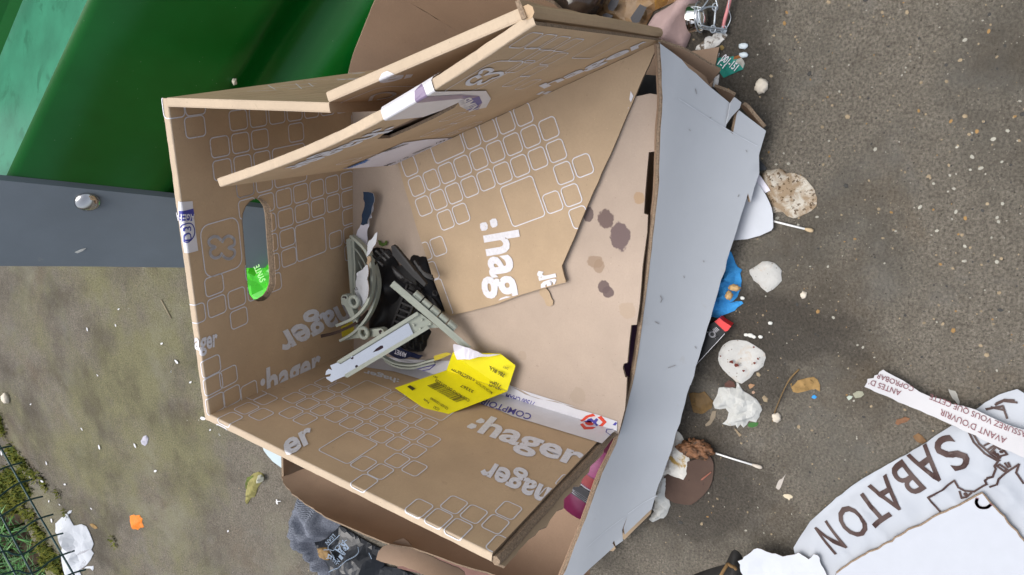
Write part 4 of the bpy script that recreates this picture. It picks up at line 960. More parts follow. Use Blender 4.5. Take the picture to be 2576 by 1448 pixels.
pslab('bar_groove', zt6([(712, 372), (722, 372), (735, 560), (734, 782), (728, 782), (722, 560)]), Gp(.1286), 0, .002, PLD, fr)
pslab('clip', zt6([(640, 800), (652, 778), (682, 778), (694, 800), (765, 985), (738, 1000), (668, 860), (645, 850)]), Gp(.158), 0, .010, PLG, fr)
pslab('clip_slot', zt6([(648, 800), (655, 790), (676, 790), (682, 802), (676, 810), (668, 800)]), Gp(.1586), 0, .002, DHOLE, fr)
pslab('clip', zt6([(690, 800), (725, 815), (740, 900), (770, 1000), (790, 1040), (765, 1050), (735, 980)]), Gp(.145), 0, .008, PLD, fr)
pslab('clip', zt6([(798, 1052), (830, 1045), (940, 1030), (960, 1042), (965, 1060), (945, 1072), (935, 1090), (830, 1098), (735, 1108), (640, 1128), (625, 1120), (700, 1085)]), Gp(.152), 0, .009, PLG, fr)
pslab('clip_slot', zt6([(925, 1048), (940, 1042), (952, 1052), (940, 1062), (942, 1075), (928, 1070)]), Gp(.1526), 0, .002, DHOLE, fr)
for c, zz in (((738, 830), .158), ((812, 1065), .158)):
    q = P(*zt6([c])[0], zz); m = MB(); tube(m, [q + np.array([math.cos(t), math.sin(t), 0]) * .0072 for t in np.arange(16) * math.pi / 8], .003, 6, 0, True); m.build('clip_ring', PLG, fr, True)
YEL = simple('yellow_paper', (.78, .70, .012), .55, .3, vary=.05, vscale=40); YELF = simple('yellow_film', (.42, .34, .02), .4, .4, vary=.15, vscale=60)
o = pslab('yellow_film_scrap', zt6([(640, 1022), (700, 990), (728, 975), (742, 1062), (650, 1097)]), Gp(.142), 0, .0005, YELF, None); tag(o, 'scrap of dull yellow film caught between the curved grey strips', 'film scrap')
o = pslab('yellow_film_scrap', zt6([(1340, 1240), (1400, 1222), (1440, 1212), (1475, 1222), (1440, 1240), (1390, 1262), (1345, 1275)]), Gp(.128), 0, .0005, YELF, None); tag(o, 'thin torn strip of yellow film beside the yellow label', 'film scrap')
def card(name, label, cat, px, z, th, mats, step=None, jit=0, par=None, group=None, tilt=None, mi=(0, 1, 1)):
    mb = MB(); zz = [z] * len(px) if not isinstance(z, (list, tuple)) else z
    sheet3(mb, [P(q[0], q[1], h) for q, h in zip(px, zz)], th, mi if len(mats) > 1 else (0, 0, 0), Zv, step, jit, RNG); o = mb.build(name, mats, par)
    return tag(o, label, cat, group) if label else o
o = card('torn_paper_scrap', 'torn white paper scrap with one letter beside the curved grey strips', 'paper scrap', zt6([(750, 660), (762, 615), (836, 545), (850, 600), (838, 660), (856, 735), (838, 792), (797, 872), (765, 832), (745, 745)]), [.15, .15, .168, .168, .16, .165, .165, .15, .145, .145], .001, [PAPER, RAW], .004, .0006)
pr = Print(Gp(.162)); pr.text('u', *zt6([(752, 745), (772, 738)]), h=.006, bold=.01); pr.build('print', [BLK], o, 0.0008)
card('torn_paper_scrap', 'narrow pointed torn white paper scrap above the black trays', 'paper scrap', zt6([(846, 385), (915, 305), (908, 372), (876, 440), (838, 492), (832, 480)]), [.16, .17, .165, .16, .155, .155], .001, [PAPER, RAW], .004, .0006)
card('torn_card_strip', 'small strip of torn brown card between the two white paper scraps', 'card scrap', zt6([(838, 492), (862, 485), (862, 560), (850, 640), (840, 560)]), .15, .002, [KRAFT_F], .004, .0008)
card('torn_card_strip', 'torn brown card corner under the lower white paper scrap', 'card scrap', zt6([(838, 792), (862, 745), (866, 800), (832, 856), (797, 880)]), .143, .002, [INNER], .004, .0008)
NV = simple('navy_card', (.014, .035, .075), .5, .35, vary=.15)
bs = thing('blue_strip', 'navy blue card strip torn to white at one end, beside the far wall', 'card strip', P(1030, 690, .11))
card('coloured_part', None, None, zt6([(808, 0), (845, 2), (884, 14), (892, 50), (872, 135), (850, 200), (842, 242), (790, 248), (802, 160), (818, 110)]), .118, .001, [NV, PAPER], .004, .0006, bs)
card('torn_white_part', None, None, zt6([(790, 248), (842, 242), (852, 195), (888, 60), (884, 125), (852, 235), (838, 330), (838, 425), (800, 400), (753, 330)]), .114, .001, [LAB, PAPER], .004, .0010, bs)
card('leaf_scrap', 'tiny curled green leaf scrap on the floor flap above the black trays', 'leaf', zt6([(918, 365), (938, 372), (946, 388), (970, 385), (978, 368), (990, 378), (984, 402), (955, 414), (930, 402)]), .104, .0008, [simple('green_leaf', (.07, .12, .02), .6)], .003, .0004)
# black moulded trays
def hshell(px, z0, fz_, step, mat, name, par, th=.002, smooth=True):
    g_ = Gp(z0); rnd_ = random.Random(5); L = torn([tuple(g_.uv(*q)) for q in px], step, 0, rnd_); pts = grid_in([L], step, rnd_)
    La = np.array(L)
    def f(x, y, w):
        e = math.sqrt(((La - (x, y)) ** 2).sum(1).min()); return np.array([x, y, z0 + fz_(x, y, e) + w])
    mb = MB(); slab(mb, [L], f, th, (0, 0, 0), pts); return mb.build(name, mat, par, smooth)
t1 = thing('black_tray', 'largest black moulded plastic tray with a ladder of slots, lying under the grey T bracket', 'plastic tray', P(1080, 740, .105))
hshell(zt6([(872, 430), (905, 422), (1000, 436), (1030, 480), (1110, 620), (1185, 690), (1160, 760), (1100, 880), (1040, 1010), (985, 1095), (930, 1120), (880, 1060), (850, 985), (885, 880), (925, 700), (900, 520)]), .104, lambda x, y, e: .026 * min(1, e / .02) * (.7 + .3 * math.sin(x * 90)), .008, BLKP, 'trough', t1)
pslab('base_plate', zt6([(1060, 560), (1180, 560), (1250, 690), (1330, 800), (1400, 905), (1300, 960), (1200, 1010), (1060, 1080), (985, 1095), (1000, 900)]), Gp(.112), 0, .006, BLKP, t1)
ra, rb, rc, rd = (P(*q, .130) for q in zt6([(1150, 690), (1030, 1015), (1240, 740), (1115, 1040)]))
for a, b in ((ra, rb), (rc, rd)): m = MB(); tube(m, [a, b], .0028, 6); m.build('side_rail', BLKP, t1)
BAR = simple('worn_black_plastic', (.014, .014, .0155), .42, .3)
for i in range(8):
    s = i / 7; m = MB(); tube(m, [ra + (rb - ra) * s, rc + (rd - rc) * s], .0026, 6); m.build('cross_rung', BAR, t1)
for q in ([(905, 445), (985, 520)], [(985, 445), (905, 520)], [(940, 430), (1010, 500)], [(880, 480), (960, 560)], [(880, 560), (960, 480)]):
    m = MB(); tube(m, [P(*p_, .137) for p_ in zt6(q)], .0020, 5); m.build('lattice_rib', BAR, t1)
hshell(zt6([(1020, 560), (1060, 590), (1120, 650), (1185, 690), (1150, 700), (1090, 670), (1040, 620)]), .140, lambda x, y, e: .004 * min(1, e / .006), .006, BAR, 'curved_lip', t1)
t2 = thing('plastic_strip', 'straight black plastic slat lying across the black trays', 'plastic slat', P(1150, 610, .14))
pslab('blade', zt6([(1018, 412), (1032, 402), (1055, 418), (1140, 520), (1282, 692), (1268, 716), (1180, 640), (1030, 480)]), Gp(.158), 0, .005, BLKP, t2)
pslab('raised_edge', zt6([(1035, 404), (1055, 418), (1140, 520), (1200, 600), (1190, 606), (1120, 520)]), Gp(.162), 0, .004, BAR, t2)
t3 = thing('black_tray', 'smaller black moulded plastic tray partly under the printed flap', 'plastic tray', P(1290, 720, .102))
hshell(zt6([(1165, 560), (1168, 492), (1185, 478), (1212, 482), (1232, 494), (1250, 488), (1278, 494), (1290, 530), (1322, 640), (1360, 740), (1420, 905), (1385, 905), (1340, 880), (1260, 740), (1230, 700), (1190, 620)]), .102, lambda x, y, e: .020 * min(1, e / .012), .008, BLKP, 'trough', t3)
for q in ([(1195, 520), (1330, 640)], [(1230, 560), (1340, 660)]):
    m = MB(); tube(m, smoothline([P(*p_, .126) for p_ in zt6([q[0], ((q[0][0] + q[1][0]) / 2 - 8, (q[0][1] + q[1][1]) / 2 + 22), q[1]])], 5), .0022, 5); m.build('curved_rim', BAR, t3)
m = MB(); q = P(*zt6([(1350, 765)])[0], .124); tube(m, [q + np.array([math.cos(t), math.sin(t), 0]) * .0035 for t in np.arange(12) * math.pi / 6], .0009, 5, 0, True); m.build('ring_boss', BAR, t3)
t4 = thing('black_tray', 'broken black tray end with square sockets below the grey bracket stem', 'plastic tray', P(1210, 800, .102))
hshell(zt6([(1010, 1160), (1090, 1110), (1200, 1050), (1300, 1035), (1318, 1060), (1290, 1120), (1282, 1165), (1258, 1205), (1200, 1205), (1120, 1180)]), .102, lambda x, y, e: .018 * min(1, e / .01) + .004 * nz(x * 90, y * 90), .007, BLKP, 'shell', t4, smooth=False)
for q in ((1215, 1165), (1230, 1105), (1180, 1120)):
    m = MB(); c = P(*zt6([q])[0], .122); tube(m, [c + np.array([a, b, 0]) * .006 for a, b in ((-1, -1), (1, -1), (1, 1), (-1, 1))], .0014, 4, 0, True); m.build('square_socket', BAR, t4)
o = card('navy_packet', 'crumpled navy plastic packet end under the bracket stem', 'packet', zt6([(1000, 1180), (1060, 1172), (1160, 1205), (1255, 1240), (1230, 1262), (1160, 1250), (1080, 1262), (1000, 1225)]), [.118, .122, .118, .112, .11, .118, .112, .112], .001, [DARKNAVY], .006, .0008)
pr = Print(Gp(.121)); pr.text('ARRET', *zt6([(1140, 1215), (1050, 1185)]), h=.007, bold=.01); pr.build('print', [LAB], o, .0006)
# yellow delivery label folded in two
yl = thing('yellow_label', 'bright yellow delivery label with barcode, folded and stuck over the tape', 'label', P(1180, 920, .11))
La_, Lb_ = P2.at(*z5([(245, 490)])[0], .006), P2.at(*z5([(688, 800)])[0], .006)
Fa_, Fb_ = P(*z5([(775, 308)])[0], .116), P(*z5([(1398, 525)])[0], .116)
nl = nrm(np.cross(Fb_ - Fa_, La_ - Fa_)); nl = nl if nl @ (CPOS - Fa_) > 0 else -nl
YP = Pl(Fa_, Fb_, n=nl); Lb_ = YP.at(*z5([(688, 800)])[0])
mb = MB(); sheet3(mb, [La_, Fa_, Fb_, Lb_], .0005, (0, 0, 0)); lo = mb.build('lower_panel', [YEL], yl)
pr = Print(YP)
bx0, bx1, by = z5([(680, 440)])[0], z5([(985, 610)])[0], z5([(575, 475)])[0]
ub0, ub1, ud = YP.uv(*bx0), YP.uv(*bx1), YP.uv(*by) - YP.uv(*bx0)
x = 0.0; rb_ = random.Random(11)
while x < .98:
    wv = rb_.choice((.006, .010, .016, .022)); a0 = ub0 + (ub1 - ub0) * x; a1 = ub0 + (ub1 - ub0) * min(1, x + wv); pr.poly([tuple(a0), tuple(a1), tuple(a1 + ud), tuple(a0 + ud)]); x += wv + rb_.choice((.008, .012, .02))
for t, a, b, h in (('CDE AUTO DU 03/12/20', (1015, 622), (668, 408), .0052), ('061', (685, 388), (645, 372), .004), ('33267', (1058, 530), (928, 462), .0055), ('MACON ELECTRICITE', (1250, 545), (1085, 425), .0050), ('CE16201120300460', (795, 705), (615, 595), .0045), ('COLI', (705, 712), (650, 685), .005), ('Poids', (600, 645), (545, 608), .004)):
    pr.text(t, *z5([a, b]), h=h, bold=.015, up=z5([(a[0] - 12, a[1] + 22)])[0])
pr.ppoly(z5([(370, 485), (400, 470), (455, 505), (425, 525)])); pr.build('print', [simple('label_ink', (.06, .05, .02), .6)], lo, .0012)
up_px = z5([(775, 308), (835, 140), (845, 120), (1320, 150), (1480, 250), (1485, 265), (1398, 525)])
mb = MB(); UPZ = [.116, .132, .134, .120, .112, .112, .116]; up3 = [P(q[0], q[1], h) for q, h in zip(up_px, UPZ)]
sheet3(mb, up3, .0005, (0, 0, 0), Zv); upn = mb.build('upper_panel', [YEL], yl)
nu = nrm(np.cross(up3[3] - up3[0], up3[6] - up3[0])); nu = nu if nu @ (CPOS - up3[0]) > 0 else -nu
UP = Pl(up3[0], up3[6], n=nu); pr = Print(UP)
for t, a, b, h in (('786 RUE DE LA', (1390, 340), (1090, 185), .0062), ('71000', (1350, 455), (1240, 390), .0062), ('MACON', (1345, 500), (1225, 440), .0062), ('E ELECTRICITE', (1075, 395), (845, 262), .0060), ('GARCI', (1425, 275), (1375, 255), .0035)):
    pr.text(t, *z5([a, b]), h=h, bold=.015, up=z5([(a[0] - 12, a[1] + 25)])[0])
pr.build('print', [bpy.data.materials['label_ink']], upn, .0022)
mb = MB(); sheet3(mb, [P(q[0], q[1], h) for q, h in zip(z5([(842, 45), (855, 42), (1150, 130), (1322, 152), (1100, 178), (882, 200), (850, 130)]), [.142, .142, .126, .122, .136, .138, .140])], .0004, (0, 0, 0), Zv, .006, .0004, RNG); mb.build('folded_back', [LAB], yl)
# things glimpsed below, through the gaps
bt = thing('pink_bottle', 'shiny pink bottle with a printed label, deep in the near corner of the white carton', 'bottle', P(1490, 1220, .04))
BP = simple('magenta_plastic', (.11, .010, .045), .3, .5, vary=.06); BL = simple('silver_label', (.30, .30, .34), .45, .4); BR = simple('red_label', (.20, .015, .02), .45, .4); BG = simple('plum_label', (.22, .03, .12), .45, .4)
ax0, ax1 = P(*zt_([(870, 1185)])[0], .045), P(*zt_([(1180, 590)])[0], .045); ad = nrm(ax1 - ax0); ln = np.linalg.norm(ax1 - ax0)
def ring_pts(c, r): 
    s = nrm(np.cross(ad, Zv)); t = np.cross(s, ad); return [c + (s * math.cos(a) + t * math.sin(a)) * r for a in np.arange(28) * math.pi / 14]
stn = [(-.012, .010), (-.008, .030), (.02, .036), (.34, .037), (.36, .037), (.60, .037), (.62, .037), (.80, .037), (.82, .037), (1.3, .036), (1.45, .018), (1.6, .014)]
V = []; F = []; M = []
for s, r in stn: V += ring_pts(ax0 + ad * ln * s, r)
for i in range(len(stn) - 1):
    mm = 1 if stn[i][0] in (.36,) else 2 if stn[i][0] == .62 else 3 if stn[i][0] == .82 else 0
    for k in range(28): F.append((i * 28 + k, i * 28 + (k + 1) % 28, (i + 1) * 28 + (k + 1) % 28, (i + 1) * 28 + k)); M.append(mm)
F.append(tuple(range(28))); M.append(1); F.append(tuple((len(stn) - 1) * 28 + k for k in range(28))); M.append(0)
mk('body', V, F, [BP, BL, BR, BG], bt, M, True)
pr = Print(Pl(ax0 + Zv * .038, ax1 + Zv * .038, n=Zv)); pl_ = pr.pl
for i in range(7):
    s = ln * (.38 + .03 * i); pr.line([(s, -.022), (s, .022 - .006 * (i % 3))], .0016 if i < 3 else .0030, 0, True)
pr.build('label_text', [BLK], bt, .0)
card('dark_case', 'dark grey case lying deep in the carton below the open corner of the box', 'case', A(2000, 0, 1.931, [(960, 560), (1095, 575), (1100, 760), (900, 760)]), .04, .02, [simple('dark_grey_case', (.05, .05, .05), .6)])
card('purple_wrapper', 'dark purple wrapper showing in the slit beside the floor flap', 'wrapper', A(2000, 750, 1.931, [(1010, 700), (990, 1000), (930, 1440), (760, 1440), (850, 900)]), .07, .001, [simple('purple_wrapper', (.10, .045, .10), .5)])
card('brown_board', 'plain brown board lying on the bottom of the white carton', 'board', [(1000, 1240), (1500, 1160), (1560, 1240), (1400, 1400), (1290, 1500), (1000, 1430)], .012, .004, [simple('red_brown_board', (.16, .085, .07), .8, vary=.1)])
# shiny green snack bag behind the hand hole
sb = crumple('green_bag', [(596, 655), (640, 640), (664, 648), (705, 640), (730, 690), (705, 770), (640, 790), (600, 745)], .0, .05, .014, None, 4, 30, .001, edge=.03, mats=[simple('bright_green_foil', (.05, .46, .015), .25, .5, vary=.3, vscale=12), PAPER])
tag(sb, 'bright green shiny snack bag on the ground behind the hand hole', 'snack bag')
pr = Print(Gp(.06)); pr.text('SYNTE', *A(700, 750, 2.6325, [(905, 905), (835, 740)]), h=.014, bold=.01); pr.build('print', [simple('pale_green_print', (.35, .7, .25), .5)], sb, .003)
pl = card('plastic_lid', 'pale blue grey plastic lid edge sticking out under the left wall of the printed box', 'lid', A(900, 1600, 3.62, [(425, 440), (445, 500), (470, 580), (520, 650), (600, 740), (725, 830), (820, 860), (960, 700), (760, 470), (560, 400)]), .03, .003, [simple('pale_blue_plastic', (.42, .50, .53), .35, .4, vary=.04)])  # a loose plastic lid, only its edge showing
# ------------------------------------------------------------------ litter on the concrete by the near side of the carton
y1 = lambda p: A(2750, 550, 3.531, p); y2 = lambda p: A(2700, 950, 3.531, p); y3 = lambda p: A(2650, 1300, 3.2183, p); y4 = lambda p: A(2500, 1600, 3.2183, p); y5 = lambda p: A(2400, 0, 3.531, p)
o = crumple('cotton_pad', y1([(805, 460), (870, 400), (940, 402), (1040, 385), (1100, 410), (1140, 450), (1260, 450), (1400, 520), (1500, 640), (1560, 790), (1555, 900), (1480, 970), (1330, 1045), (1230, 1070), (1150, 1045), (1090, 985), (960, 1000), (930, 900), (850, 760), (880, 690), (820, 560)]), 0, .009, .004, DIRTY, 3, 55, .002, smooth=True, edge=.006, jit=.0004, lift=.001)
tag(o, 'heavily brown soiled cotton pad beside the white paper flap', 'cotton pad', 'cotton pads on the concrete')
o = crumple('cotton_pad', y2([(805, 370), (870, 335), (920, 300), (980, 255), (1060, 250), (1150, 275), (1220, 340), (1250, 380), (1252, 520), (1200, 580), (1130, 640), (1050, 680), (1000, 640), (940, 570), (860, 510), (815, 430)]), 0, .005, .004, COTTON, 6, 60, .002, smooth=True, edge=.006, jit=.0004, lift=.001)
tag(o, 'small folded white cotton pad speckled with dirt, right of the blue glove', 'cotton pad', 'cotton pads on the concrete')
o = crumple('cotton_pad', y3([(500, 330), (510, 250), (560, 160), (640, 105), (760, 90), (860, 105), (960, 160), (1050, 220), (1090, 260), (1100, 320), (1070, 420), (1010, 470), (960, 490), (900, 570), (800, 640), (730, 620), (640, 540), (560, 460), (520, 400)]), 0, .003, .004, COTTON, 9, 45, .002, smooth=True, edge=.006, jit=.0003, lift=.002)
tag(o, 'round flat cotton pad with brown and dark red spots above the crumpled tissue', 'cotton pad', 'cotton pads on the concrete')
REDSP = simple('dark_red_spot', (.12, .02, .012), .7)
pr = Print(Gp(.0075))
for q, r in (((670, 365), .0028), ((735, 408), .0028), ((950, 180), .0014), ((530, 295), .0013), ((1000, 328), .0016), ((820, 480), .0016), ((960, 380), .0018)):
    c = pr.pl.uv(*y3([q])[0]); pr.poly([tuple(c + np.array([math.cos(t), math.sin(t)]) * r * RNG.uniform(.6, 1.2)) for t in np.arange(9) * 2 * math.pi / 9])
pr.build('stain_spot', [REDSP], o, .001)
SW = simple('white_plastic_stick', (.78, .78, .76), .4, .4, vary=.02)
def swab(a, b, lab, tipm):
    t = thing('cotton_swab', lab, 'cotton swab', (a + b) / 2, 'cotton swabs on the concrete'); d = b - a
    m = MB(); tube(m, [a + d * .06, a + d * .5 + Zv * .0008, b - d * .06], .00125, 8); m.build('stick', SW, t, True)
    for e, s, mt in ((a, 1, TISSUE), (b, -1, tipm)):
        m = MB(); q = [e + d * s * k for k in (0, .015, .05, .10, .15, .18)]; tube(m, q, [.0009, .0020, .0026, .0024, .0017, .0012], 10); m.build('cotton_tip', mt, t, True)
TANT = simple('yellowed_cotton', (.52, .40, .25), .95, .05, bump=.5, bscale=500)
swab(P(*y1([(820, 1078)])[0], .004), P(*y1([(1510, 1248)])[0], .003), 'cotton swab with a yellowed tip sticking out from under the white paper flap', TANT)
swab(P(*y4([(803, 505)])[0], .004), P(*y4([(1537, 735)])[0], .003), 'whole cotton swab with a dirty end beside the brown food lump', simple('dirty_cotton', (.58, .52, .44), .95, .05, stain=((.12, .08, .05), 160, .58)))
FLAPW = simple('bright_white_board', (0.490, 0.516, 0.561), .6, .3, vary=.03)
card('paper_flap', 'big curved bright white paper flap poking out under the white panel', 'paper', y1([(500, 480), (640, 472), (690, 520), (750, 600), (800, 670), (850, 750), (900, 850), (932, 930), (948, 1010), (955, 1200), (930, 1240), (780, 1310), (600, 1360), (350, 1382), (250, 1380), (300, 900)]), .009, .001, [FLAPW], .012, .0003)
card('paper_flap', 'narrow white paper strip behind the curved white flap', 'paper', y1([(640, 390), (690, 415), (740, 450), (795, 510), (840, 580), (885, 640), (912, 690), (850, 722), (800, 680), (760, 620), (600, 470)]), .006, .0008, [LAB], .008, .0003)
card('dark_shard', 'dark charcoal plastic shard sticking out under the white panel', 'shard', y1([(690, 225), (740, 250), (800, 310), (858, 380), (855, 405), (730, 428), (620, 410), (600, 260)]), .004, .003, [simple('charcoal_plastic', (.045, .05, .056), .5)])
BLUEG = simple('blue_nonwoven', (.045, .27, .60), .8, .2, vary=.14, vscale=60, bump=.5, bscale=420)
o = crumple('blue_glove', y2([(510, 70), (560, 130), (590, 210), (650, 330), (705, 365), (680, 420), (700, 520), (690, 620), (640, 740), (580, 802), (480, 830), (560, 820), (640, 800), (700, 800), (722, 830), (560, 950), (380, 1032), (240, 1010), (120, 900), (280, 500), (410, 200)]), 0, .024, .0045, BLUEG, 12, 60, .0006, edge=.012, jit=.0006)
tag(o, 'crumpled bright blue disposable glove half under the white panel', 'glove')
for q, r, lab in (((520, 725), (.0055, .0045, .003), 'pale round food crumb on the lower part of the blue glove'), ((595, 620), (.004, .007, .003), 'long brown food crumb on the blue glove')):
    o = lump('food_crumb', P(*y2([q])[0], .016), r, simple('tan_crumb', (.40, .26, .12), .8, vary=.4, vscale=200), 5, .35); tag(o, lab, 'crumb')
sb = thing('slim_box', 'slim black cardboard box with a red end and white symbols, half under the white panel', 'box', P(1750, 880, 0))
SBP = Gp(.016); BLKC = simple('black_card', (.012, .013, .015), .4, .2, vary=.1); REDC = simple('red_card', (.60, .02, .022), .4, .4, vary=.06)
o = pslab('body', y2([(320, 1088), (468, 1222), (498, 1214)]) + y3([(595, 0), (205, 425), (150, 470), (60, 300)]) + y2([(150, 1180)]), SBP, 0, .014, [BLKC], sb)
pslab('red_end', y2([(320, 1086), (392, 1034), (440, 1080), (552, 1148), (500, 1214), (468, 1222)]), Gp(.0166), 0, .0145, [REDC], sb)
pr = Print(SBP)
eurve(pr, y2([(225, 1228), (255, 1222), (262, 1198), (280, 1210), (275, 1225)]), .0012); c = SBP.uv(*y2([(292, 1258)])[0]); pr.line([tuple(c + np.array([math.cos(t), math.sin(t)]) * .0035) for t in np.arange(12) * math.pi / 6], .0016, 0, True, True)
eurve(pr, y2([(315, 1300), (345, 1312), (360, 1295), (355, 1275), (335, 1285)]), .0012)
for i in range(4): pr.line(y2([(300 + 14 * i, 1190 - 10 * i), (345 + 14 * i, 1230 - 10 * i)]), .0005)
pr.line(y3([(585, 12), (210, 418)]), .0005); pr.build('print', [INK], o, .0004)
o = crumple('tissue', y3([(510, 690), (630, 690), (725, 702), (732, 618), (760, 640), (830, 740), (930, 800), (1020, 890), (1055, 970), (1020, 1060), (980, 1125), (890, 1105), (820, 1192), (782, 1150), (745, 1200), (720, 1160), (650, 1172), (556, 1142), (612, 1090), (635, 1000), (595, 950), (520, 962), (460, 950), (435, 880), (480, 800)]), 0, .014, .0042, TISSUE, 21, 60, .0008, edge=.008, jit=.0008, lift=.002)
tag(o, 'crumpled white tissue with brown smears below the round cotton pad', 'tissue', 'dirty tissues on the concrete')
o = crumple('tissue', y4([(455, 262), (530, 330), (590, 440), (620, 560), (632, 700), (600, 830), (560, 918), (430, 860), (350, 815), (270, 830), (330, 620), (400, 400)]), 0, .010, .0045, simple('yellow_stained_tissue', (.72, .70, .64), .95, .05, vary=.06, stain=((.45, .30, .10), 40, .6), bump=.5, bscale=500), 23, 50, .0008, edge=.008, jit=.0004, lift=.003)
tag(o, 'white tissue with yellow brown stains between the white panel and the brown food lump', 'tissue', 'dirty tissues on the concrete')
o = crumple('tissue', y4([(330, 815), (362, 880), (332, 1050), (385, 1205), (350, 1300), (300, 1365), (260, 1365), (170, 1412), (112, 1380), (180, 1280), (150, 1240), (195, 1150), (150, 1000), (240, 850)]), 0, .014, .0045, TISSUE, 27, 55, .0008, edge=.008, jit=.0006, lift=.003)
tag(o, 'twisted long tissue trailing out below the white panel over the brown disc', 'tissue', 'dirty tissues on the concrete')
card('brown_disc', 'sodden dark brown cardboard disc lying flat on wet concrete', 'cardboard disc', y4([(600, 660), (760, 610), (860, 560), (900, 620), (925, 690), (922, 800), (908, 900), (870, 990), (790, 1090), (700, 1165), (640, 1202), (560, 1200), (420, 1175), (300, 1100), (300, 850)]), .003, .002, [simple('wet_brown_card', (.078, .048, .036), .75, .25, vary=.12, vscale=40, bump=.4, bscale=300, stain=((.035, .022, .016), 60, .62))], .01, .0006)
card('red_splinter', 'thin reddish splinter lying on the brown disc', 'splinter', y4([(762, 893), (768, 878), (890, 786), (898, 795), (785, 890)]), .0048, .0012, [simple('red_wood', (.26, .10, .07), .8)])
o = lump('food_lump', P(*y4([(706, 498)])[0], .010), (.0125, .0215, .012), simple('brown_food', (.16, .075, .036), .6, .3, vary=.6, vscale=150, bump=1, bscale=260, stain=((.035, .02, .01), 120, .52)), 8, .34, 2.0, 5); tag(o, 'lumpy reddish brown piece of food beside the stained tissue', 'food')
LEAF = simple('brown_leaf', (.12, .070, .022), .6, .3, vary=.35, vscale=60, stain=((.05, .028, .010), 60, .55)); TLEAF = simple('tan_leaf', (.27, .17, .065), .7, .2, vary=.25, vscale=120, stain=((.14, .085, .03), 110, .58))
def flat(name, lab, cat, px, mat, amp=.003, seed=1, step=.005, group=None, freq=60, jit=.0005, edge=.008, lift=.001):
    o = crumple(name, px, 0, amp, step, mat, seed, freq, .0006, edge=edge, jit=jit, lift=lift); return tag(o, lab, cat, group)
flat('brown_leaf', 'wet dark brown leaf left of the crumpled tissue', 'leaf', y3([(130, 760), (200, 750), (260, 760), (330, 738), (400, 820), (440, 860), (420, 950), (300, 1022), (190, 1000), (160, 880)]), LEAF, .003, 31)
flat('tan_leaf', 'dry tan leaf right of the thin dry stem', 'leaf', y3([(1408, 640), (1430, 635), (1420, 680), (1500, 600), (1600, 572), (1700, 555), (1752, 590), (1782, 660), (1780, 740), (1720, 705), (1600, 735), (1500, 757), (1440, 742)]), TLEAF, .004, 33)
flat('green_leaf', 'small green leaf tucked under the crumpled tissue', 'leaf', y3([(870, 1160), (900, 1130), (960, 1125), (1012, 1132), (990, 1172), (930, 1192), (885, 1180)]), simple('fresh_green_leaf', (.03, .12, .02), .5), .002, 35, .004)
m = MB(); tube(m, smoothline([P(*q, h) for q, h in zip(y3([(1182, 1120), (1212, 1000), (1300, 780), (1380, 620), (1450, 530), (1518, 462)]), (.001, .002, .004, .004, .003, .001))], 4), [.0007] * 12 + [.0011] * 9, 6); tag(m.build('grass_stalk', simple('dry_stalk', (.17, .11, .05), .8), None, True), 'thin curved dry plant stem on the concrete right of the tissue', 'stem')
flat('blue_scrap', 'tiny bright blue scrap below the dry tan leaf', 'scrap', y3([(1672, 812), (1690, 788), (1712, 782), (1745, 808), (1720, 830), (1690, 825)]), BLUEG, .002, 37, .003)
PEB = simple('cream_pebble', (.60, .54, .45), .7, vary=.12)
for q, fr_, r, lab in (((1232, 1072), y3, .0062, 'rounded cream pebble at the foot of the dry stem'), ((1550, 718), y2, .0042, 'small pale pebble on the dark ground right of the blue glove'), ((1528, 600), lambda p: A(2500, 150, 3.2183, p), .0085, 'angular tan stone alone on the concrete at the upper right'),
                    ((42, 110), lambda p: A(0, 1500, 1.936, p), .013, 'rounded pale stone by the mossy edge at the far left')):
    o = lump('pebble', P(*fr_([q])[0], r * .35), (r, r * .85, r * .6), PEB, r * 1000, .3); tag(o, lab, 'pebble')
WBIT = simple('white_bark', (.50, .45, .40), .8, vary=.15)
flat('pointed_shard', 'long pointed pale shard right of the lower cotton swab', 'shard', y4([(1838, 806), (1800, 900), (1752, 1005), (1735, 1005), (1708, 980), (1730, 920)]), simple('pale_shard', (.42, .38, .34), .8), .002, 41, .004)
flat('cream_flake', 'ragged cream flake left of the white lettered bag', 'flake', y4([(1798, 1078), (1815, 1065), (1860, 1062), (1920, 1090), (1918, 1112), (1890, 1115), (1878, 1142), (1858, 1120), (1820, 1105)]), simple('cream_flake', (.58, .50, .36), .8), .002, 43, .003)
y8 = lambda p: A(3300, 1400, 2.896, p)
flat('bark_chip', 'brown bark chip above the letter S of the bag', 'bark chip', y8([(770, 880), (830, 845), (870, 870), (928, 935), (880, 965), (820, 945)]), simple('bark', (.15, .085, .04), .8, vary=.3, vscale=90), .004, 45, .004)
flat('rusty_chip', 'rusty brown chip on the concrete left of the paper strip', 'chip', y8([(570, 735), (590, 690), (640, 680), (680, 660), (740, 680), (700, 720), (640, 735), (600, 755)]), simple('rust', (.19, .095, .05), .8, vary=.4, vscale=80), .003, 47, .004)
flat('grey_fluff', 'tuft of pale grey fluff beside the torn edge of the paper strip', 'fluff', y8([(1172, 345), (1200, 360), (1250, 370), (1280, 440), (1300, 490), (1290, 535), (1250, 480), (1200, 420)]), simple('grey_fluff', (.36, .35, .32), .95, bump=1, bscale=600), .004, 49, .003)
flat('wax_scrap', 'greenish grey wax scrap at the torn end of the paper strip', 'scrap', y8([(90, 400), (150, 370), (200, 375), (220, 410), (180, 440), (120, 450)]), simple('green_grey_wax', (.27, .27, .20), .6), .004, 51, .004)
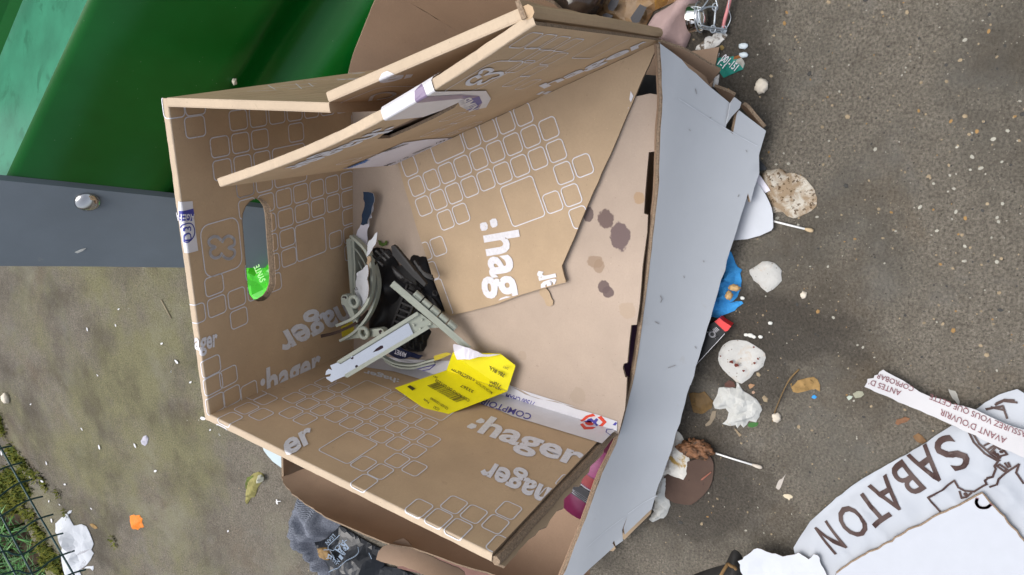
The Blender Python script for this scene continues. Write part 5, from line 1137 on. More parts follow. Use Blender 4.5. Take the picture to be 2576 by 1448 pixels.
flat('pale_scrap', 'tiny pale green scrap beside the greenish wax scrap', 'scrap', y8([(20, 440), (50, 420), (90, 430), (80, 450), (45, 475)]), simple('pale_green_scrap', (.40, .45, .38), .7), .002, 53, .003)
flat('tan_shard', 'small tan pottery shard below the round cotton pad', 'shard', y3([(880, 660), (905, 640), (965, 655), (930, 690), (900, 705)]), simple('pottery', (.34, .20, .11), .8), .003, 55, .004)
flat('tan_shard', 'tiny pinkish shard right of the upright corner of the tissue', 'shard', y3([(925, 740), (950, 730), (968, 750), (950, 770), (928, 765)]), simple('pink_pottery', (.36, .24, .17), .8), .003, 57, .004)
flat('dark_peel', 'dark red peel between the cotton pad and the tissue', 'peel', y3([(580, 640), (640, 595), (700, 620), (720, 680), (640, 690), (590, 680)]), simple('dark_red_peel', (.085, .035, .025), .6), .003, 59, .005)
flat('dry_flake', 'torn dry tan flake under the lower edge of the tissue', 'flake', y3([(700, 1200), (730, 1215), (800, 1285), (770, 1308), (740, 1265)]), simple('dry_flake', (.26, .20, .13), .9), .002, 61, .004)
flat('fibre_tuft', 'greyish tan fibre tuft right of the wet brown leaf', 'fibre tuft', y3([(430, 985), (480, 980), (470, 1060), (400, 1160), (345, 1180), (340, 1150), (400, 1090)]), simple('tan_fibre', (.22, .18, .13), .95, bump=1, bscale=500), .004, 63, .004)
RICE = simple('rice_grain', (.68, .68, .63), .6); gt = lambda c: 'small white grain on the dark ground between the black box and the round cotton pad'
rg = None
for q, a in (((815, 1275), .1), ((757, 1268), .2), ((865, 1297), 1), ((955, 1296), .5), ((705, 762), -.3), ((1090, 1108), .6)):
    c = P(*y2([q])[0], .002); o = lump('white_grain', c, (.0022 if q[0] != 815 else .0028, .0044 if q[0] == 815 else .0028, .0012), RICE, q[0], .25, 2, 2)
    tag(o, {815: 'biggest long white grain just above the round cotton pad', 757: 'tiny white grain left of the biggest long grain', 865: 'tiny white grain right of the biggest long grain', 955: 'white grain above the right side of the round cotton pad', 705: 'white grain touching the tip of the blue glove', 1090: 'white grain alone between the red box end and the bark chips'}[q[0]], 'grain', 'white grains on the dark ground')

# ------------------------------------------------------------------ upper right corner: cloth, wire cage, wrappers
PINK = simple('dusty_pink_cloth', (.40, .29, .28), .9, .1, vary=.08, vscale=60, bump=.3, bscale=600)
pa, pb = P(*y5([(1010, -40)])[0]), P(*y5([(700, 560)])[0]); pd = nrm(pb - pa)[:2]; pn = np.array([-pd[1], pd[0]])
def fold(x, y, e):
    s = (x - pa[0]) * pn[0] + (y - pa[1]) * pn[1]; t = (x - pa[0]) * pd[0] + (y - pa[1]) * pd[1]
    q = s * 130 + t * 9 + 1.4 * nz(x * 14, y * 14); tri = abs(((q / 6.283) % 1) - .5) * 2
    return (.017 * tri ** 1.3 + .008) * min(1, e * 1.6)
o = crumple('pink_cloth', y5([(1020, -60), (1155, -20), (1160, 40), (1120, 230), (1080, 410), (1040, 540), (1000, 640), (970, 692), (910, 662), (700, 600), (560, 540), (410, 470), (440, 400), (480, 320), (560, 200), (690, 130), (800, 60), (870, 0), (900, -80)]), 0, .001, .006, PINK, 71, 30, .001, smooth=True, edge=.010, zf=fold)
tag(o, 'dusty pink folded cloth lying right of the box corner', 'cloth')
ms = thing('wire_cage', 'bottle cork wire cage with a shiny metal cap and a pink wire', 'wire cage', P(*y5([(1200, 250)])[0], .01))
ca, cb = P(*y5([(1040, 262)])[0], .018), P(*y5([(1285, 225)])[0], .020); cd = nrm(cb - ca); cl_ = np.linalg.norm(cb - ca)
s_ = nrm(np.cross(cd, Zv)); t_ = np.cross(s_, cd); V = []; F = []
pf = [(0, .0155), (.06, .0172), (.12, .0168), (.5, .0158), (.62, .0160), (.68, .0150), (.8, .0125), (.92, .007), (.97, .002)]
for s, r in pf: V += [ca + cd * cl_ * s + (s_ * math.cos(a) + t_ * math.sin(a)) * r for a in np.arange(32) * math.pi / 16]
for i in range(len(pf) - 1):
    for k in range(32): F.append((i * 32 + k, i * 32 + (k + 1) % 32, (i + 1) * 32 + (k + 1) % 32, (i + 1) * 32 + k))
F.append(tuple(range(32))); F.append(tuple((len(pf) - 1) * 32 + k for k in range(32))); mk('metal_cap', V, F, simple('polished_tin', (.80, .79, .77), .10, .5, metal=1, vary=.03), ms, None, True)
WIRE = simple('galvanised_wire', (.42, .46, .50), .4, .5, metal=.7, vary=.2, vscale=300)
def wire(px, zs, r=.0009, mat=WIRE, name='wire'):
    m = MB(); tube(m, smoothline([P(*q, h) for q, h in zip(y5(px), zs)], 5), r, 6); m.build(name, mat, ms, True)
m = MB(); tube(m, [ca + cd * cl_ * .55 + (s_ * math.cos(a) + t_ * math.sin(a)) * .0168 for a in np.arange(32) * math.pi / 16], .0008, 6, 0, True); m.build('wire', WIRE, ms, True)
wire([(1150, 150), (1230, 110), (1320, 100), (1410, 95)], (.036, .032, .026, .022)); wire([(1150, 160), (1240, 122), (1320, 92), (1420, 110)], (.036, .031, .025, .021))
wire([(1190, 345), (1270, 385), (1350, 410), (1450, 420), (1540, 415)], (.034, .026, .02, .012, .008)); wire([(1195, 395), (1280, 410), (1380, 440), (1470, 450), (1545, 420)], (.028, .02, .016, .01, .008)); wire([(1200, 352), (1290, 375), (1400, 390), (1500, 400), (1545, 410)], (.034, .028, .02, .014, .01))
wire([(1395, 100), (1385, 200), (1378, 300), (1368, 385)], (.022, .02, .02, .018)); wire([(1405, 100), (1390, 210), (1385, 300), (1362, 390)], (.023, .021, .021, .019))
wire([(1160, 155), (1230, 90), (1280, 20), (1310, -40)], (.036, .034, .03, .026)); wire([(1425, 100), (1405, 20), (1395, -40)], (.022, .022, .022))
wire([(1040, 130), (1060, 100), (1110, 95), (1200, 110)], (.026, .03, .034, .036)); wire([(1040, 150), (1038, 240), (1020, 330), (1060, 380), (1140, 400), (1200, 360)], (.024, .014, .012, .012, .018, .03)); wire([(1160, 160), (1170, 250), (1195, 345)], (.0385, .0395, .0385))
for c in ((1390, 100), (1360, 405), (1510, 412)):
    q = P(*y5([c])[0], .02 if c[0] < 1500 else .009); m = MB(); tube(m, [q + np.array([math.cos(a) * .004, math.sin(a) * .0028, math.sin(a) * .001]) for a in np.arange(14) * math.pi / 7], .0009, 6, 0, True); m.build('wire_twist', WIRE, ms, True)
wire([(1605, -60), (1580, 60), (1545, 190), (1515, 300), (1498, 390)], (.012, .011, .010, .009, .008), .0021, simple('pink_plastic', (.62, .24, .25), .5), 'pink_wire')
wire([(1590, -40), (1572, 110), (1605, 250), (1560, 370), (1520, 410)], (.014, .012, .006, .006, .008), .0006)
SHR = simple('shredded_white_paper', (.62, .61, .59), .95, .05, vary=.12, vscale=150, bump=.8, bscale=400, stain=((.16, .13, .10), 130, .53))
flat('shredded_paper', 'shredded white paper below the wire cage', 'paper shreds', y5([(1370, 475), (1440, 450), (1530, 455), (1562, 490), (1530, 540), (1450, 620), (1380, 660), (1310, 690), (1250, 735), (1180, 700), (1120, 690), (1180, 610), (1260, 520), (1310, 500), (1350, 510)]), SHR, .009, 73, .004, freq=110, jit=.0012)
flat('shredded_paper', 'curled white paper shred touching the green label', 'paper shreds', y5([(1230, 830), (1270, 760), (1330, 730), (1400, 745), (1455, 735), (1440, 800), (1380, 810), (1340, 850), (1300, 885), (1250, 850)]), SHR, .010, 75, .004, freq=110, jit=.0010)
flat('shredded_paper', 'dirty white paper shred hidden at the edge of the brown flap', 'paper shreds', y5([(1310, 1150), (1390, 1070), (1450, 1030), (1445, 1100), (1430, 1180), (1460, 1210), (1390, 1215), (1320, 1180)]), SHR, .006, 77, .004, freq=110, jit=.0010)
flat('shredded_paper', 'tiny white paper shred left of the dark peel piece', 'paper shreds', y5([(1055, 735), (1100, 712), (1110, 740), (1130, 770), (1090, 760)]), SHR, .004, 78, .003, freq=110, jit=.0008)
flat('dark_peel', 'wet dark brown peel among the white paper shreds', 'peel', y5([(1110, 720), (1180, 700), (1260, 745), (1290, 740), (1230, 815), (1180, 790), (1120, 770)]), simple('wet_brown_peel', (.075, .035, .02), .5), .006, 79, .005)
flat('dark_peel', 'rust brown peel scrap right of the white paper shreds', 'peel', y5([(1310, 690), (1340, 670), (1400, 690), (1370, 730), (1310, 725)]), simple('rust_peel', (.16, .07, .035), .6), .004, 81, .004)
flat('ochre_scrap', 'ochre leaf scrap by the white paper shreds', 'leaf', y5([(1455, 640), (1490, 625), (1520, 660), (1490, 700), (1460, 690)]), simple('ochre_leaf', (.19, .13, .04), .7), .003, 83, .004)
TEAL = simple('teal_label', (.012, .20, .155), .6, .3, vary=.2, vscale=90, stain=((.38, .38, .33), 75, .62))
o = flat('teal_label', 'worn teal green label with white figures and a rusty corner', 'label', y5([(1330, 855), (1380, 815), (1440, 800), (1560, 795), (1640, 780), (1680, 800), (1765, 870), (1802, 890), (1775, 962), (1640, 1020), (1510, 1078), (1480, 1040), (1455, 1000), (1460, 965), (1400, 930)]), TEAL, .003, 85, .006, freq=40)
pr = Print(Gp(.005)); pr.text('001-151', *y5([(1465, 830), (1660, 985)]), h=.0085, bold=.02); pr.text('1-1', *y5([(1420, 890), (1500, 950)]), h=.006, bold=.02); pr.build('print', [INK], o, .0008)
flat('rusty_scrap', 'rusty orange scrap stuck on the corner of the teal label', 'scrap', y5([(1628, 830), (1655, 785), (1748, 755), (1755, 800), (1700, 815), (1640, 860)]), simple('rusty_orange', (.26, .10, .03), .8, vary=.4, vscale=120), .005, 87, .004, lift=.004)
flat('dirty_paper', 'dirty pale paper corner under the rusty scrap', 'paper', y5([(1640, 860), (1700, 820), (1755, 800), (1800, 885), (1775, 950), (1720, 900)]), simple('dirty_paper', (.36, .35, .31), .9, vary=.3, vscale=120), .004, 89, .004, lift=.003)
for q in ((1778, 640), (1782, 762)):
    o = lump('glass_chip', P(*y5([q])[0], .002), (.0035, .0055, .0018), simple('pale_glass', (.55, .62, .66), .2), q[1], .3, 2, 2); tag(o, 'pale glass chip on the dark ground, %s of the two right of the paper shreds' % ('upper' if q[1] < 700 else 'lower'), 'glass chip')
w_ = lambda p: A(2100, 0, 3.2175, p)
TAPEB = simple('brown_parcel_tape', (.22, .135, .065), .45, .4, vary=.25, vscale=50, bump=.4, bscale=90); SMUDGE = simple('blue_black_smudge', (.022, .022, .030), .5)
o = flat('taped_wrap', 'crumpled brown taped wrapping with blue black smudges behind the box corner', 'wrapping', w_([(690, 180), (760, 60), (800, -60), (1900, -80), (1720, 30), (1560, 100), (1460, 150), (1380, 300), (1330, 395), (1260, 410), (1130, 350), (900, 270)]), TAPEB, .014, 91, .008, freq=28, edge=.01)
pr = Print(Gp(.012))
for L in ([(895, 80), (940, 0), (1040, 10), (1010, 90), (960, 150), (905, 130)], [(1180, 230), (1300, 60), (1385, 100), (1290, 290), (1210, 300)], [(830, 190), (880, 170), (960, 200), (940, 250), (850, 250)], [(1040, 290), (1100, 270), (1080, 330), (1030, 330)]): pr.ppoly(w_(L))
pr.build('smudge', [SMUDGE], o, .004)
flat('amber_film', 'amber brown plastic film between the taped wrapping and the pink cloth', 'plastic film', w_([(1330, -60), (1760, -60), (1720, 15), (1560, 100), (1480, 140), (1400, 110), (1440, 40)]), simple('amber_film', (.26, .14, .035), .25, .5, vary=.3, vscale=30), .018, 93, .008, freq=30, lift=.006)
m = MB(); a_, b_ = P(*w_([(420, -120)])[0], .03), P(*w_([(620, 230)])[0], .028)
tube(m, [a_, a_ + (b_ - a_) * .3, a_ + (b_ - a_) * .8, b_], [.030, .033, .033, .02], 24); tag(m.build('brown_bottle', simple('brown_glass', (.045, .03, .022), .12, .6, vary=.1), None, True), 'dark brown glossy bottle behind the white carton flap', 'bottle')

# ------------------------------------------------------------------ lower right corner: printed paper bag, torn white card
y6 = lambda p: A(3000, 1500, 1.936, p); y7 = lambda p: A(2700, 1900, 3.68, p)
BAGM = simple('white_kraft_bag', (0.383, 0.408, 0.449), .55, .35, vary=.03, vscale=10); DBR = simple('dark_brown_ink', (.055, .030, .026), .5, .3); MAU = simple('mauve_ink', (.19, .075, .085), .6, .3)
bg_ = Gp(.03); be0, be1 = bg_.uv(*y6([(340, 1075)])[0]), bg_.uv(*y6([(1430, 350)])[0]); bd = nrm(be1 - be0); bn = np.array([-bd[1], bd[0]])
if bn @ (bg_.uv(*y6([(1200, 1100)])[0]) - be0) < 0: bn = -bn
def bagh(x, y):
    q = np.array([x, y]) - be0; s, d = q @ bd, q @ bn
    h = .026 * (1 - math.exp(-max(d, 0) / .018)) - .010
    pl_ = abs(((s * 21 + .35 * nz(s * 30, d * 18)) % 1) - .5) * 2
    return .012 + h * .72 + .0050 * (pl_ ** 3) * min(1, max(0, d) / .03) + .003 * nz(s * 16, d * 16) + .0022 * max(0, 1 - abs(nz(s * 9 + d * 14, d * 22 - s * 5)) * 7)
bagpx = y6([(180, 1285), (230, 1210), (300, 1110), (340, 1075), (500, 930), (700, 790), (800, 735), (900, 680), (1050, 600), (1200, 510), (1330, 420), (1430, 350), (1550, 270), (1650, 200), (1760, 140), (1900, 90), (1936, 105), (2100, 180), (2400, 900), (2300, 1500), (1600, 1000), (1400, 1100), (1000, 1300), (600, 1520), (300, 1560)])
L = torn([tuple(bg_.uv(*q)) for q in bagpx], .008, .0003, RNG); bagf = lambda x, y, w=0.0: np.array([x, y, bagh(x, y) + w])
mb = MB(); slab(mb, [L], bagf, .0006, (0, 0, 0), grid_in([L], .006, RNG)); bag = mb.build('paper_bag', [BAGM], None, True); tag(bag, 'creased white paper flour bag lettered SABATON lying on the concrete', 'paper bag')
pr = Print(bg_)
tl = [('S', (1405, 430), (1210, 540)), ]
def bagtext(t, a, b, h, up, m=0, bold=.012):
    pr.text(t, *y6([a, b]), h=h, bold=bold, m=m, up=y6([up])[0])
bagtext('SABATON', (1300, 405), (335, 1150), .052, (1430, 590)) if False else None
for ch, a, b, up in (('S', (1360, 418), (1225, 515), (1465, 590)), ('A', (1196, 512), (1042, 608), (1280, 715)), ('B', (1010, 632), (900, 710), (1125, 775)), ('A', (888, 740), (742, 838), (942, 945)), ('T', (760, 845), (636, 928), (790, 1000)), ('O', (622, 936), (476, 1034), (690, 1120)), ('N', (432, 1080), (335, 1142), (555, 1215))):
    p0, p1, pu = y6([a, b, up]); q0, q1, qu = bg_.uv(*p0), bg_.uv(*p1), bg_.uv(*pu)
    V, F = text_geo(ch, .012); V = V.copy(); V[:, 1] -= V[:, 1].min(); w_c, h_c = V[:, 0].max(), V[:, 1].max(); k = len(pr.V)
    ex, ey = (q1 - q0) / w_c, None
    dlt = nrm(q1 - q0); nr_ = np.array([-dlt[1], dlt[0]]); H_ = .0365
    if (qu - q0) @ nr_ < 0: nr_ = -nr_
    base = {'S': (1330, 438), 'A': (1196, 508)}
    pr.V += [tuple(q0 + (q1 - q0) * x / w_c + nr_ * y / h_c * H_) for x, y in V]; pr.F += [tuple(i + k for i in f_) for f_ in F]; pr.M += [0] * len(F)
W_ = .0022
for s in ([(1300, 980), (1210, 880), (1410, 750)], [(1410, 750), (1440, 800), (1490, 825), (1560, 830), (1650, 775)], [(1450, 830), (1465, 875), (1500, 870), (1540, 838)], [(1520, 395), (1560, 470), (1640, 545), (1745, 605)], [(1545, 395), (1600, 480), (1690, 550), (1755, 600)],
          [(1655, 775), (1640, 740), (1660, 715), (1700, 710), (1725, 660), (1715, 640), (1740, 610)], [(1680, 795), (1730, 760), (1745, 730), (1900, 625), (1880, 690), (1936, 770)], [(1735, 640), (1755, 630), (1810, 665), (1790, 680), (1735, 640)],
          [(1690, 530), (1750, 570), (1810, 550), (1760, 480), (1730, 490), (1690, 530)], [(1640, 490), (1690, 462)], [(1670, 515), (1720, 480)], [(1795, 620), (1820, 650)], [(1820, 615), (1835, 645)], [(1730, 205), (1790, 175), (1890, 178)], [(1740, 195), (1800, 168), (1870, 165)], [(1660, 240), (1785, 210), (1815, 290)], [(1700, 225), (1790, 235)]):
    pr.line(y6(s), W_)
for q in ((1752, 500), (1768, 530), (1710, 535), (1735, 555), (1752, 575), (1495, 850)):
    c = bg_.uv(*y6([q])[0]); pr.poly([tuple(c + np.array([math.cos(t), math.sin(t)]) * .0022) for t in np.arange(10) * math.pi / 5])
pr.build('print', [DBR], bag, .0010, bagf, None, (), dice=.004)
# long torn paper strip across the bag
STR = simple('white_paper_strip', (0.463, 0.458, 0.472), .5, .35, vary=.04, vscale=20, bump=.3, bscale=50)
st_px = y8([(215, 360), (245, 310), (250, 270), (320, 260), (330, 230), (370, 220), (385, 190), (430, 165), (465, 190), (560, 240), (660, 290), (760, 355), (850, 415), (960, 460), (1100, 490), (1220, 540), (1340, 555), (1480, 590), (1600, 640), (1720, 690), (1850, 740), (2027, 790), (2250, 870), (2250, 1220), (2027, 1100), (1700, 970), (1400, 840), (1100, 720), (850, 620), (600, 530), (400, 440)])
def strh(x, y):
    q = np.array([x, y]) - be0; d = q @ bn; k = 1 / (1 + math.exp(-(d + .004) / .022)); return .011 + .019 * k + .0006 * nz(x * 40, y * 40)
sg = Gp(.025); L = torn([tuple(sg.uv(*q)) for q in st_px], .006, .0004, RNG); sf = lambda x, y, w=0.0: np.array([x, y, strh(x, y) + .003 + w])
mb = MB(); slab(mb, [L], sf, .0004, (0, 0, 0), grid_in([L], .008, RNG)); stp = mb.build('paper_strip', [STR], None); tag(stp, 'long torn white paper strip with mauve French lettering lying across the bag', 'paper strip')
pr = Print(sg)
for t, a, b, h in (('ANTES DE', (640, 400), (252, 258), .0068), ('COPROBAR', (785, 355), (362, 198), .0062), ("AVANT D'OUVRIR", (1828, 880), (1090, 590), .0070), ('ASSUREZ VOUS QUE CETTE', (2060, 815), (970, 430), .0064)):
    pr.text(t, *y8([a, b]), h=h, bold=.002, up=y8([(a[0] - 18, a[1] + 50)])[0])
cl = [tuple(sg.uv(*q)) for q in y8([(215, 362), (430, 163), (2250, 868), (2250, 1222)])]
pr.build('print', [MAU], stp, .0008, sf, cl, (), dice=.004)
# white torn cards on top
WCARD = simple('clean_white_card', (0.445, 0.467, 0.512), .7, .25, vary=.02)
cd_px = y6([(520, 1432), (560, 1400), (700, 1310), (800, 1262), (900, 1205), (1000, 1150), (1100, 1090), (1200, 1045), (1300, 985), (1380, 950), (1450, 920), (1540, 870), (1620, 828), (1640, 850), (1720, 940), (1936, 1190), (2300, 1620), (2300, 2300), (300, 2300), (400, 1600)])
mb = MB(); L = torn([tuple(Gp(.030).uv(*q)) for q in cd_px], .006, .0007, RNG); slab(mb, [L], lambda x, y, w: np.array([x, y, .030 + w]), .0036, (0, 1, 1)); wc = mb.build('white_card', [WCARD, RAW], None); tag(wc, 'large clean white cardboard sheet with torn edges on top of the paper bag', 'cardboard')
m = MB(); eg = smoothline([Gp(.029).f(*q) for q in L[:len(L) // 2]], 1)
tube(m, [q + np.array([0, 0, .0006 * nz(i, 0)]) for i, q in enumerate(eg) if np.linalg.norm(q[:2] - P(3550 / 1.5528, 2050 / 1.5528)[:2]) < .26], .0013, 5); m.build('torn_edge', RAW, wc)
pr = Print(Gp(.030)); c = y6([(1630, 895)])[0]; eurve(pr, y6([(1580, 868), (1575, 900), (1600, 932), (1650, 935), (1685, 912)]), .003); pr.build('print', [MAU], wc, .0005)
tc_px = y7([(670, 1080), (740, 1050), (760, 1010), (840, 960), (900, 905), (950, 890), (1010, 905), (1080, 940), (1160, 970), (1260, 992), (1320, 1015), (1440, 995), (1540, 960), (1600, 1000), (1690, 1050), (1720, 1030), (1762, 980), (1820, 1000), (1845, 1030), (1850, 1080), (1900, 1170), (1935, 1240), (1960, 1300), (1900, 1420), (800, 1420), (740, 1281)])
mb = MB(); L = torn([tuple(Gp(.028).uv(*q)) for q in tc_px], .004, .0008, RNG); slab(mb, [L], lambda x, y, w: np.array([x, y, .028 + .003 * nz(x * 30, y * 30) + w]), .0012, (0, 1, 1), grid_in([L], .01, RNG)); tag(mb.build('torn_card', [PAPER, RAW], None), 'torn white card piece at the foot of the lettered bag', 'cardboard')
BLKR = simple('black_rubber', (.014, .013, .012), .6, .3, vary=.3, vscale=60)
bs_ = thing('black_shoe', 'black shoe toe with a tan cord, below the torn white card', 'shoe', P(1790, 1440, 0))
shp = Gp(.0); L = torn([tuple(shp.uv(*q)) for q in y7([(-120, 1330), (0, 1285), (130, 1232), (330, 1165), (490, 1122), (545, 1010), (580, 940), (620, 908), (680, 940), (720, 990), (760, 1100), (800, 1300), (760, 1450), (-120, 1450)])], .008, .0002, RNG); Ls = np.array(L)
mb = MB(); slab(mb, [L], lambda x, y, w: np.array([x, y, .001 + .03 * (1 - math.exp(-math.sqrt(((Ls - (x, y)) ** 2).sum(1).min()) / .02)) + w]), .0008, (0, 0, 0), grid_in([L], .008, RNG)); mb.build('toe', BLKR, bs_, True)
m = MB(); tube(m, smoothline([P(*q, h) for q, h in zip(y7([(400, 1330), (450, 1240), (500, 1160), (530, 1120), (575, 1150), (620, 1165), (645, 1195)]), (.03, .03, .026, .022, .026, .024, .022))], 5), .0022, 7); m.build('cord', simple('tan_cord', (.20, .12, .05), .9, bump=1, bscale=600), bs_, True)

# ------------------------------------------------------------------ far left yard: paper, peel, petals; under the left wall: sock, bag
o = crumple('crumpled_paper', fz([(580, 910), (640, 850), (690, 810), (722, 778), (748, 775), (742, 800), (705, 822), (770, 932), (850, 918), (900, 940), (930, 1000), (975, 1120), (950, 1180), (975, 1220), (930, 1300), (860, 1370), (820, 1392), (850, 1448), (800, 1520), (670, 1520), (670, 1400), (640, 1290), (635, 1220), (665, 1092), (600, 1032), (575, 1000)]), 0, .034, .010, PAPER, 101, 22, .0006, edge=.03, jit=.0006)
tag(o, 'crumpled bright white paper with faint print beside the wire fence', 'paper')
pr = Print(Gp(.03)); GRYP = simple('grey_print', (.30, .30, .33), .6); pr.text('riche', *fz([(880, 1275), (835, 1360)]), h=.014, bold=.0)
for i in range(5): pr.line(fz([(800 + 20 * i, 1240 - 8 * i), (850 + 22 * i, 1195 - 6 * i)]), .0012)
for i in range(4): pr.line(fz([(700, 1170 + 14 * i), (760, 1150 + 14 * i)]), .001)
pr.build('print', [GRYP], o, .003)
flat('paper_scrap', 'small curled scrap at the tail of the crumpled white paper', 'paper scrap', fz([(872, 1375), (900, 1355), (968, 1348), (970, 1380), (960, 1400), (935, 1375)]), PAPER, .012, 103, .006)
ya = lambda p: A(0, 1500, 1.936, p)
o = crumple('orange_peel', ya([(984, 1000), (1012, 988), (1030, 996), (1060, 992), (1082, 1020), (1078, 1050), (1092, 1080), (1060, 1090), (1045, 1105), (1000, 1092), (990, 1060)]), 0, .004, .005, None, 105, 40, .002, edge=.012, jit=.0008, lift=.006, mats=[simple('orange_peel', (.72, .20, .012), .5, .35, vary=.06, vscale=200, bump=.6, bscale=500), simple('peel_pith', (.62, .45, .26), .9)])
tag(o, 'square bright orange peel piece on the mossy concrete', 'peel')
LANDM = (('orange peel', 345, 1312), ('crumpled paper', 190, 1370), ('wilted leaf', 640, 1225), ('corner of the printed box', 527, 1042), ('lilac grey paper wad', 366, 1107), ('grey steel post', 250, 650), ('pale stone', 15, 1000), ('wire fence', 70, 1240), ('straw', 650, 780))
_seen = {}
def petal_label(px, py):
    nm, x, y = min(LANDM, key=lambda q: (q[1] - px) ** 2 + (q[2] - py) ** 2)
    dx, dy = px - x, py - y; dr = ('right of' if dx > 0 else 'left of') if abs(dx) > abs(dy) else ('below' if dy > 0 else 'above')
    k = (nm, dr); _seen[k] = _seen.get(k, 0) + 1
    return '%swhite petal on the mossy concrete %s the %s' % (('', 'second ', 'third ', 'fourth ')[_seen[k] - 1], dr, nm)
PET = simple('white_petal', (.68, .68, .72), .7, vary=.06)
for i, (q, r) in enumerate((((750, 480), .011), ((1535, 262), .014), ((350, 600), .009), ((490, 762), .009), ((618, 343), .007), ((232, 155), .006), ((1660, 385), .005), ((1725, 1115), .007), ((690, 945), .006), ((370, 888), .007), ((450, 915), .006), ((390, 1035), .011), ((318, 738), .011), ((10, 525), .012), ((45, 715), .013), ((1020, 468), .010), ((1175, 660), .009), ((220, 700), .006), ((1590, 350), .006))):
    r *= .62; c = P(*ya([q])[0], .003); a = i * 1.7; R_ = np.array([[math.cos(a), -math.sin(a)], [math.sin(a), math.cos(a)]])
    m = MB(); pts = [np.append(c[:2] + R_ @ np.array(p_) * r, .002 + abs(p_[1]) * .006) for p_ in ((-.9, 0), (-.4, .35), (.4, .4), (.9, .05), (.4, -.4), (-.4, -.3))]
    sheet3(m, pts, .0005, (0, 0, 0), Zv); o = m.build('petal', [PET], None); tag(o, petal_label(*ya([q])[0]), 'petal', 'white petals on the mossy concrete')
for i, (q, r, fr_) in enumerate((((658, 1038), .008, 1), ((1220, 1145), .007, 1), ((1330, 1282), .011, 1), ((872, 1008), .006, 1), ((895, 885), .006, 1), ((735, 1385), .006, 1), ((1293, 1358), .005, 1), ((1437, 1437), .007, 1))):
    r *= .62; c = P(*A(0, 750, 1.931, [q])[0], .003); a = i * 2.1; R_ = np.array([[math.cos(a), -math.sin(a)], [math.sin(a), math.cos(a)]])
    m = MB(); pts = [np.append(c[:2] + R_ @ np.array(p_) * r, .002 + abs(p_[1]) * .006) for p_ in ((-.9, 0), (-.4, .35), (.4, .4), (.9, .05), (.4, -.4), (-.4, -.3))]
    sheet3(m, pts, .0005, (0, 0, 0), Zv); o = m.build('petal', [PET], None); tag(o, petal_label(*A(0, 750, 1.931, [q])[0]), 'petal', 'white petals on the mossy concrete')
flat('grey_paper_wad', 'small wad of lilac grey paper on the green streak of the concrete', 'paper wad', ya([(1072, 430), (1090, 395), (1110, 388), (1125, 410), (1118, 450), (1100, 470), (1080, 455)]), simple('lilac_paper', (.46, .45, .52), .9, vary=.1), .012, 107, .005, freq=60, lift=.004)
flat('brown_leaf', 'small dry brown leaf right of the crumpled white paper', 'leaf', ya([(680, 1060), (700, 1055), (730, 1075), (742, 1092), (720, 1098), (695, 1080)]), TLEAF, .004, 109, .005)
m = MB(); tube(m, [P(*q, .002) for q in A(0, 750, 1.931, [(1215, 815), (1250, 880), (1290, 955)])], .0011, 5); tag(m.build('straw', simple('pale_stem', (.33, .27, .19), .8), None, True), 'thin pale straw lying left of the printed box', 'straw')
y9 = lambda p: A(900, 1600, 3.62, p)
wlf = thing('wilted_leaf', 'wilted yellow green folded leaf left of the carton corner', 'leaf', P(*y9([(330, 1080)])[0]))
o = crumple('leaf_blade', y9([(330, 905), (400, 880), (450, 900), (482, 935), (480, 990), (430, 1050), (395, 1100), (380, 1160), (350, 1235), (300, 1245), (250, 1330), (225, 1335), (220, 1290), (225, 1180), (235, 1100), (240, 1020), (280, 950)]), 0, .010, .005, simple('yellow_green_leaf', (.26, .235, .085), .7, .25, vary=.18, vscale=60), 111, 45, .0008, parent=wlf, edge=.008, lift=.005)
o = crumple('leaf_vein', y9([(240, 960), (320, 935), (330, 970), (280, 1040), (235, 1120), (222, 1110)]), 0.006, .010, .005, simple('green_leaf_part', (.12, .15, .035), .7), 113, 60, .0008, parent=wlf, edge=.006, lift=.006)
o = crumple('pale_end', y9([(400, 930), (440, 920), (478, 960), (470, 1010), (420, 1040), (380, 1040), (375, 990)]), 0.008, .010, .004, simple('pale_leaf_part', (.42, .42, .34), .8), 115, 80, .0008, parent=wlf, edge=.006, lift=.006)
tk = thing('white_tack', 'little white plastic pin with a flat head near the grey sock', 'pin', P(*y9([(655, 1310)])[0]))
WPL = simple('white_plastic', (.75, .75, .77), .4)
card('head', None, None, y9([(648, 1272), (658, 1280), (668, 1345), (655, 1342), (642, 1310)]), .004, .001, [WPL], None, 0, tk); m = MB(); tube(m, [P(*q, .004) for q in y9([(660, 1302), (712, 1300)])], .0008, 5); m.build('shank', WPL, tk)
y10 = lambda p: A(1100, 1850, 3.638, p)
SOCK, snt, sbs = newmat('grey_ribbed_knit'); g = N(snt); co = g.geo()
wv = g.n('TexWave'); g.l(co, wv.inputs['Vector']); wv.inputs['Scale'].default_value = 170; wv.inputs['Distortion'].default_value = 3; wv.inputs['Detail'].default_value = 2; wv.inputs['Detail Scale'].default_value = .6
fn = g.noise(co, 500, 3, .7)
c = g.mix(g.maprange(fn, .3, .7), (.10, .11, .14), (.26, .28, .33)); c = g.mix(g.maprange(wv.outputs['Fac'], .2, .7, .35, 0), c, (.04, .045, .06)); g.l(c, sbs.inputs['Base Color']); sbs.inputs['Roughness'].default_value = .95; sbs.inputs['Specular IOR Level'].default_value = .1
g.bump(wv.outputs['Fac'], .5, .0015, sbs)
def sockf(x, y, e):
    return .004 + .022 * max(0, 1 - abs(nz(x * 26 + 3, y * 26 + 1)) * 3.2) * min(1, e * 1.5) + .016 * e
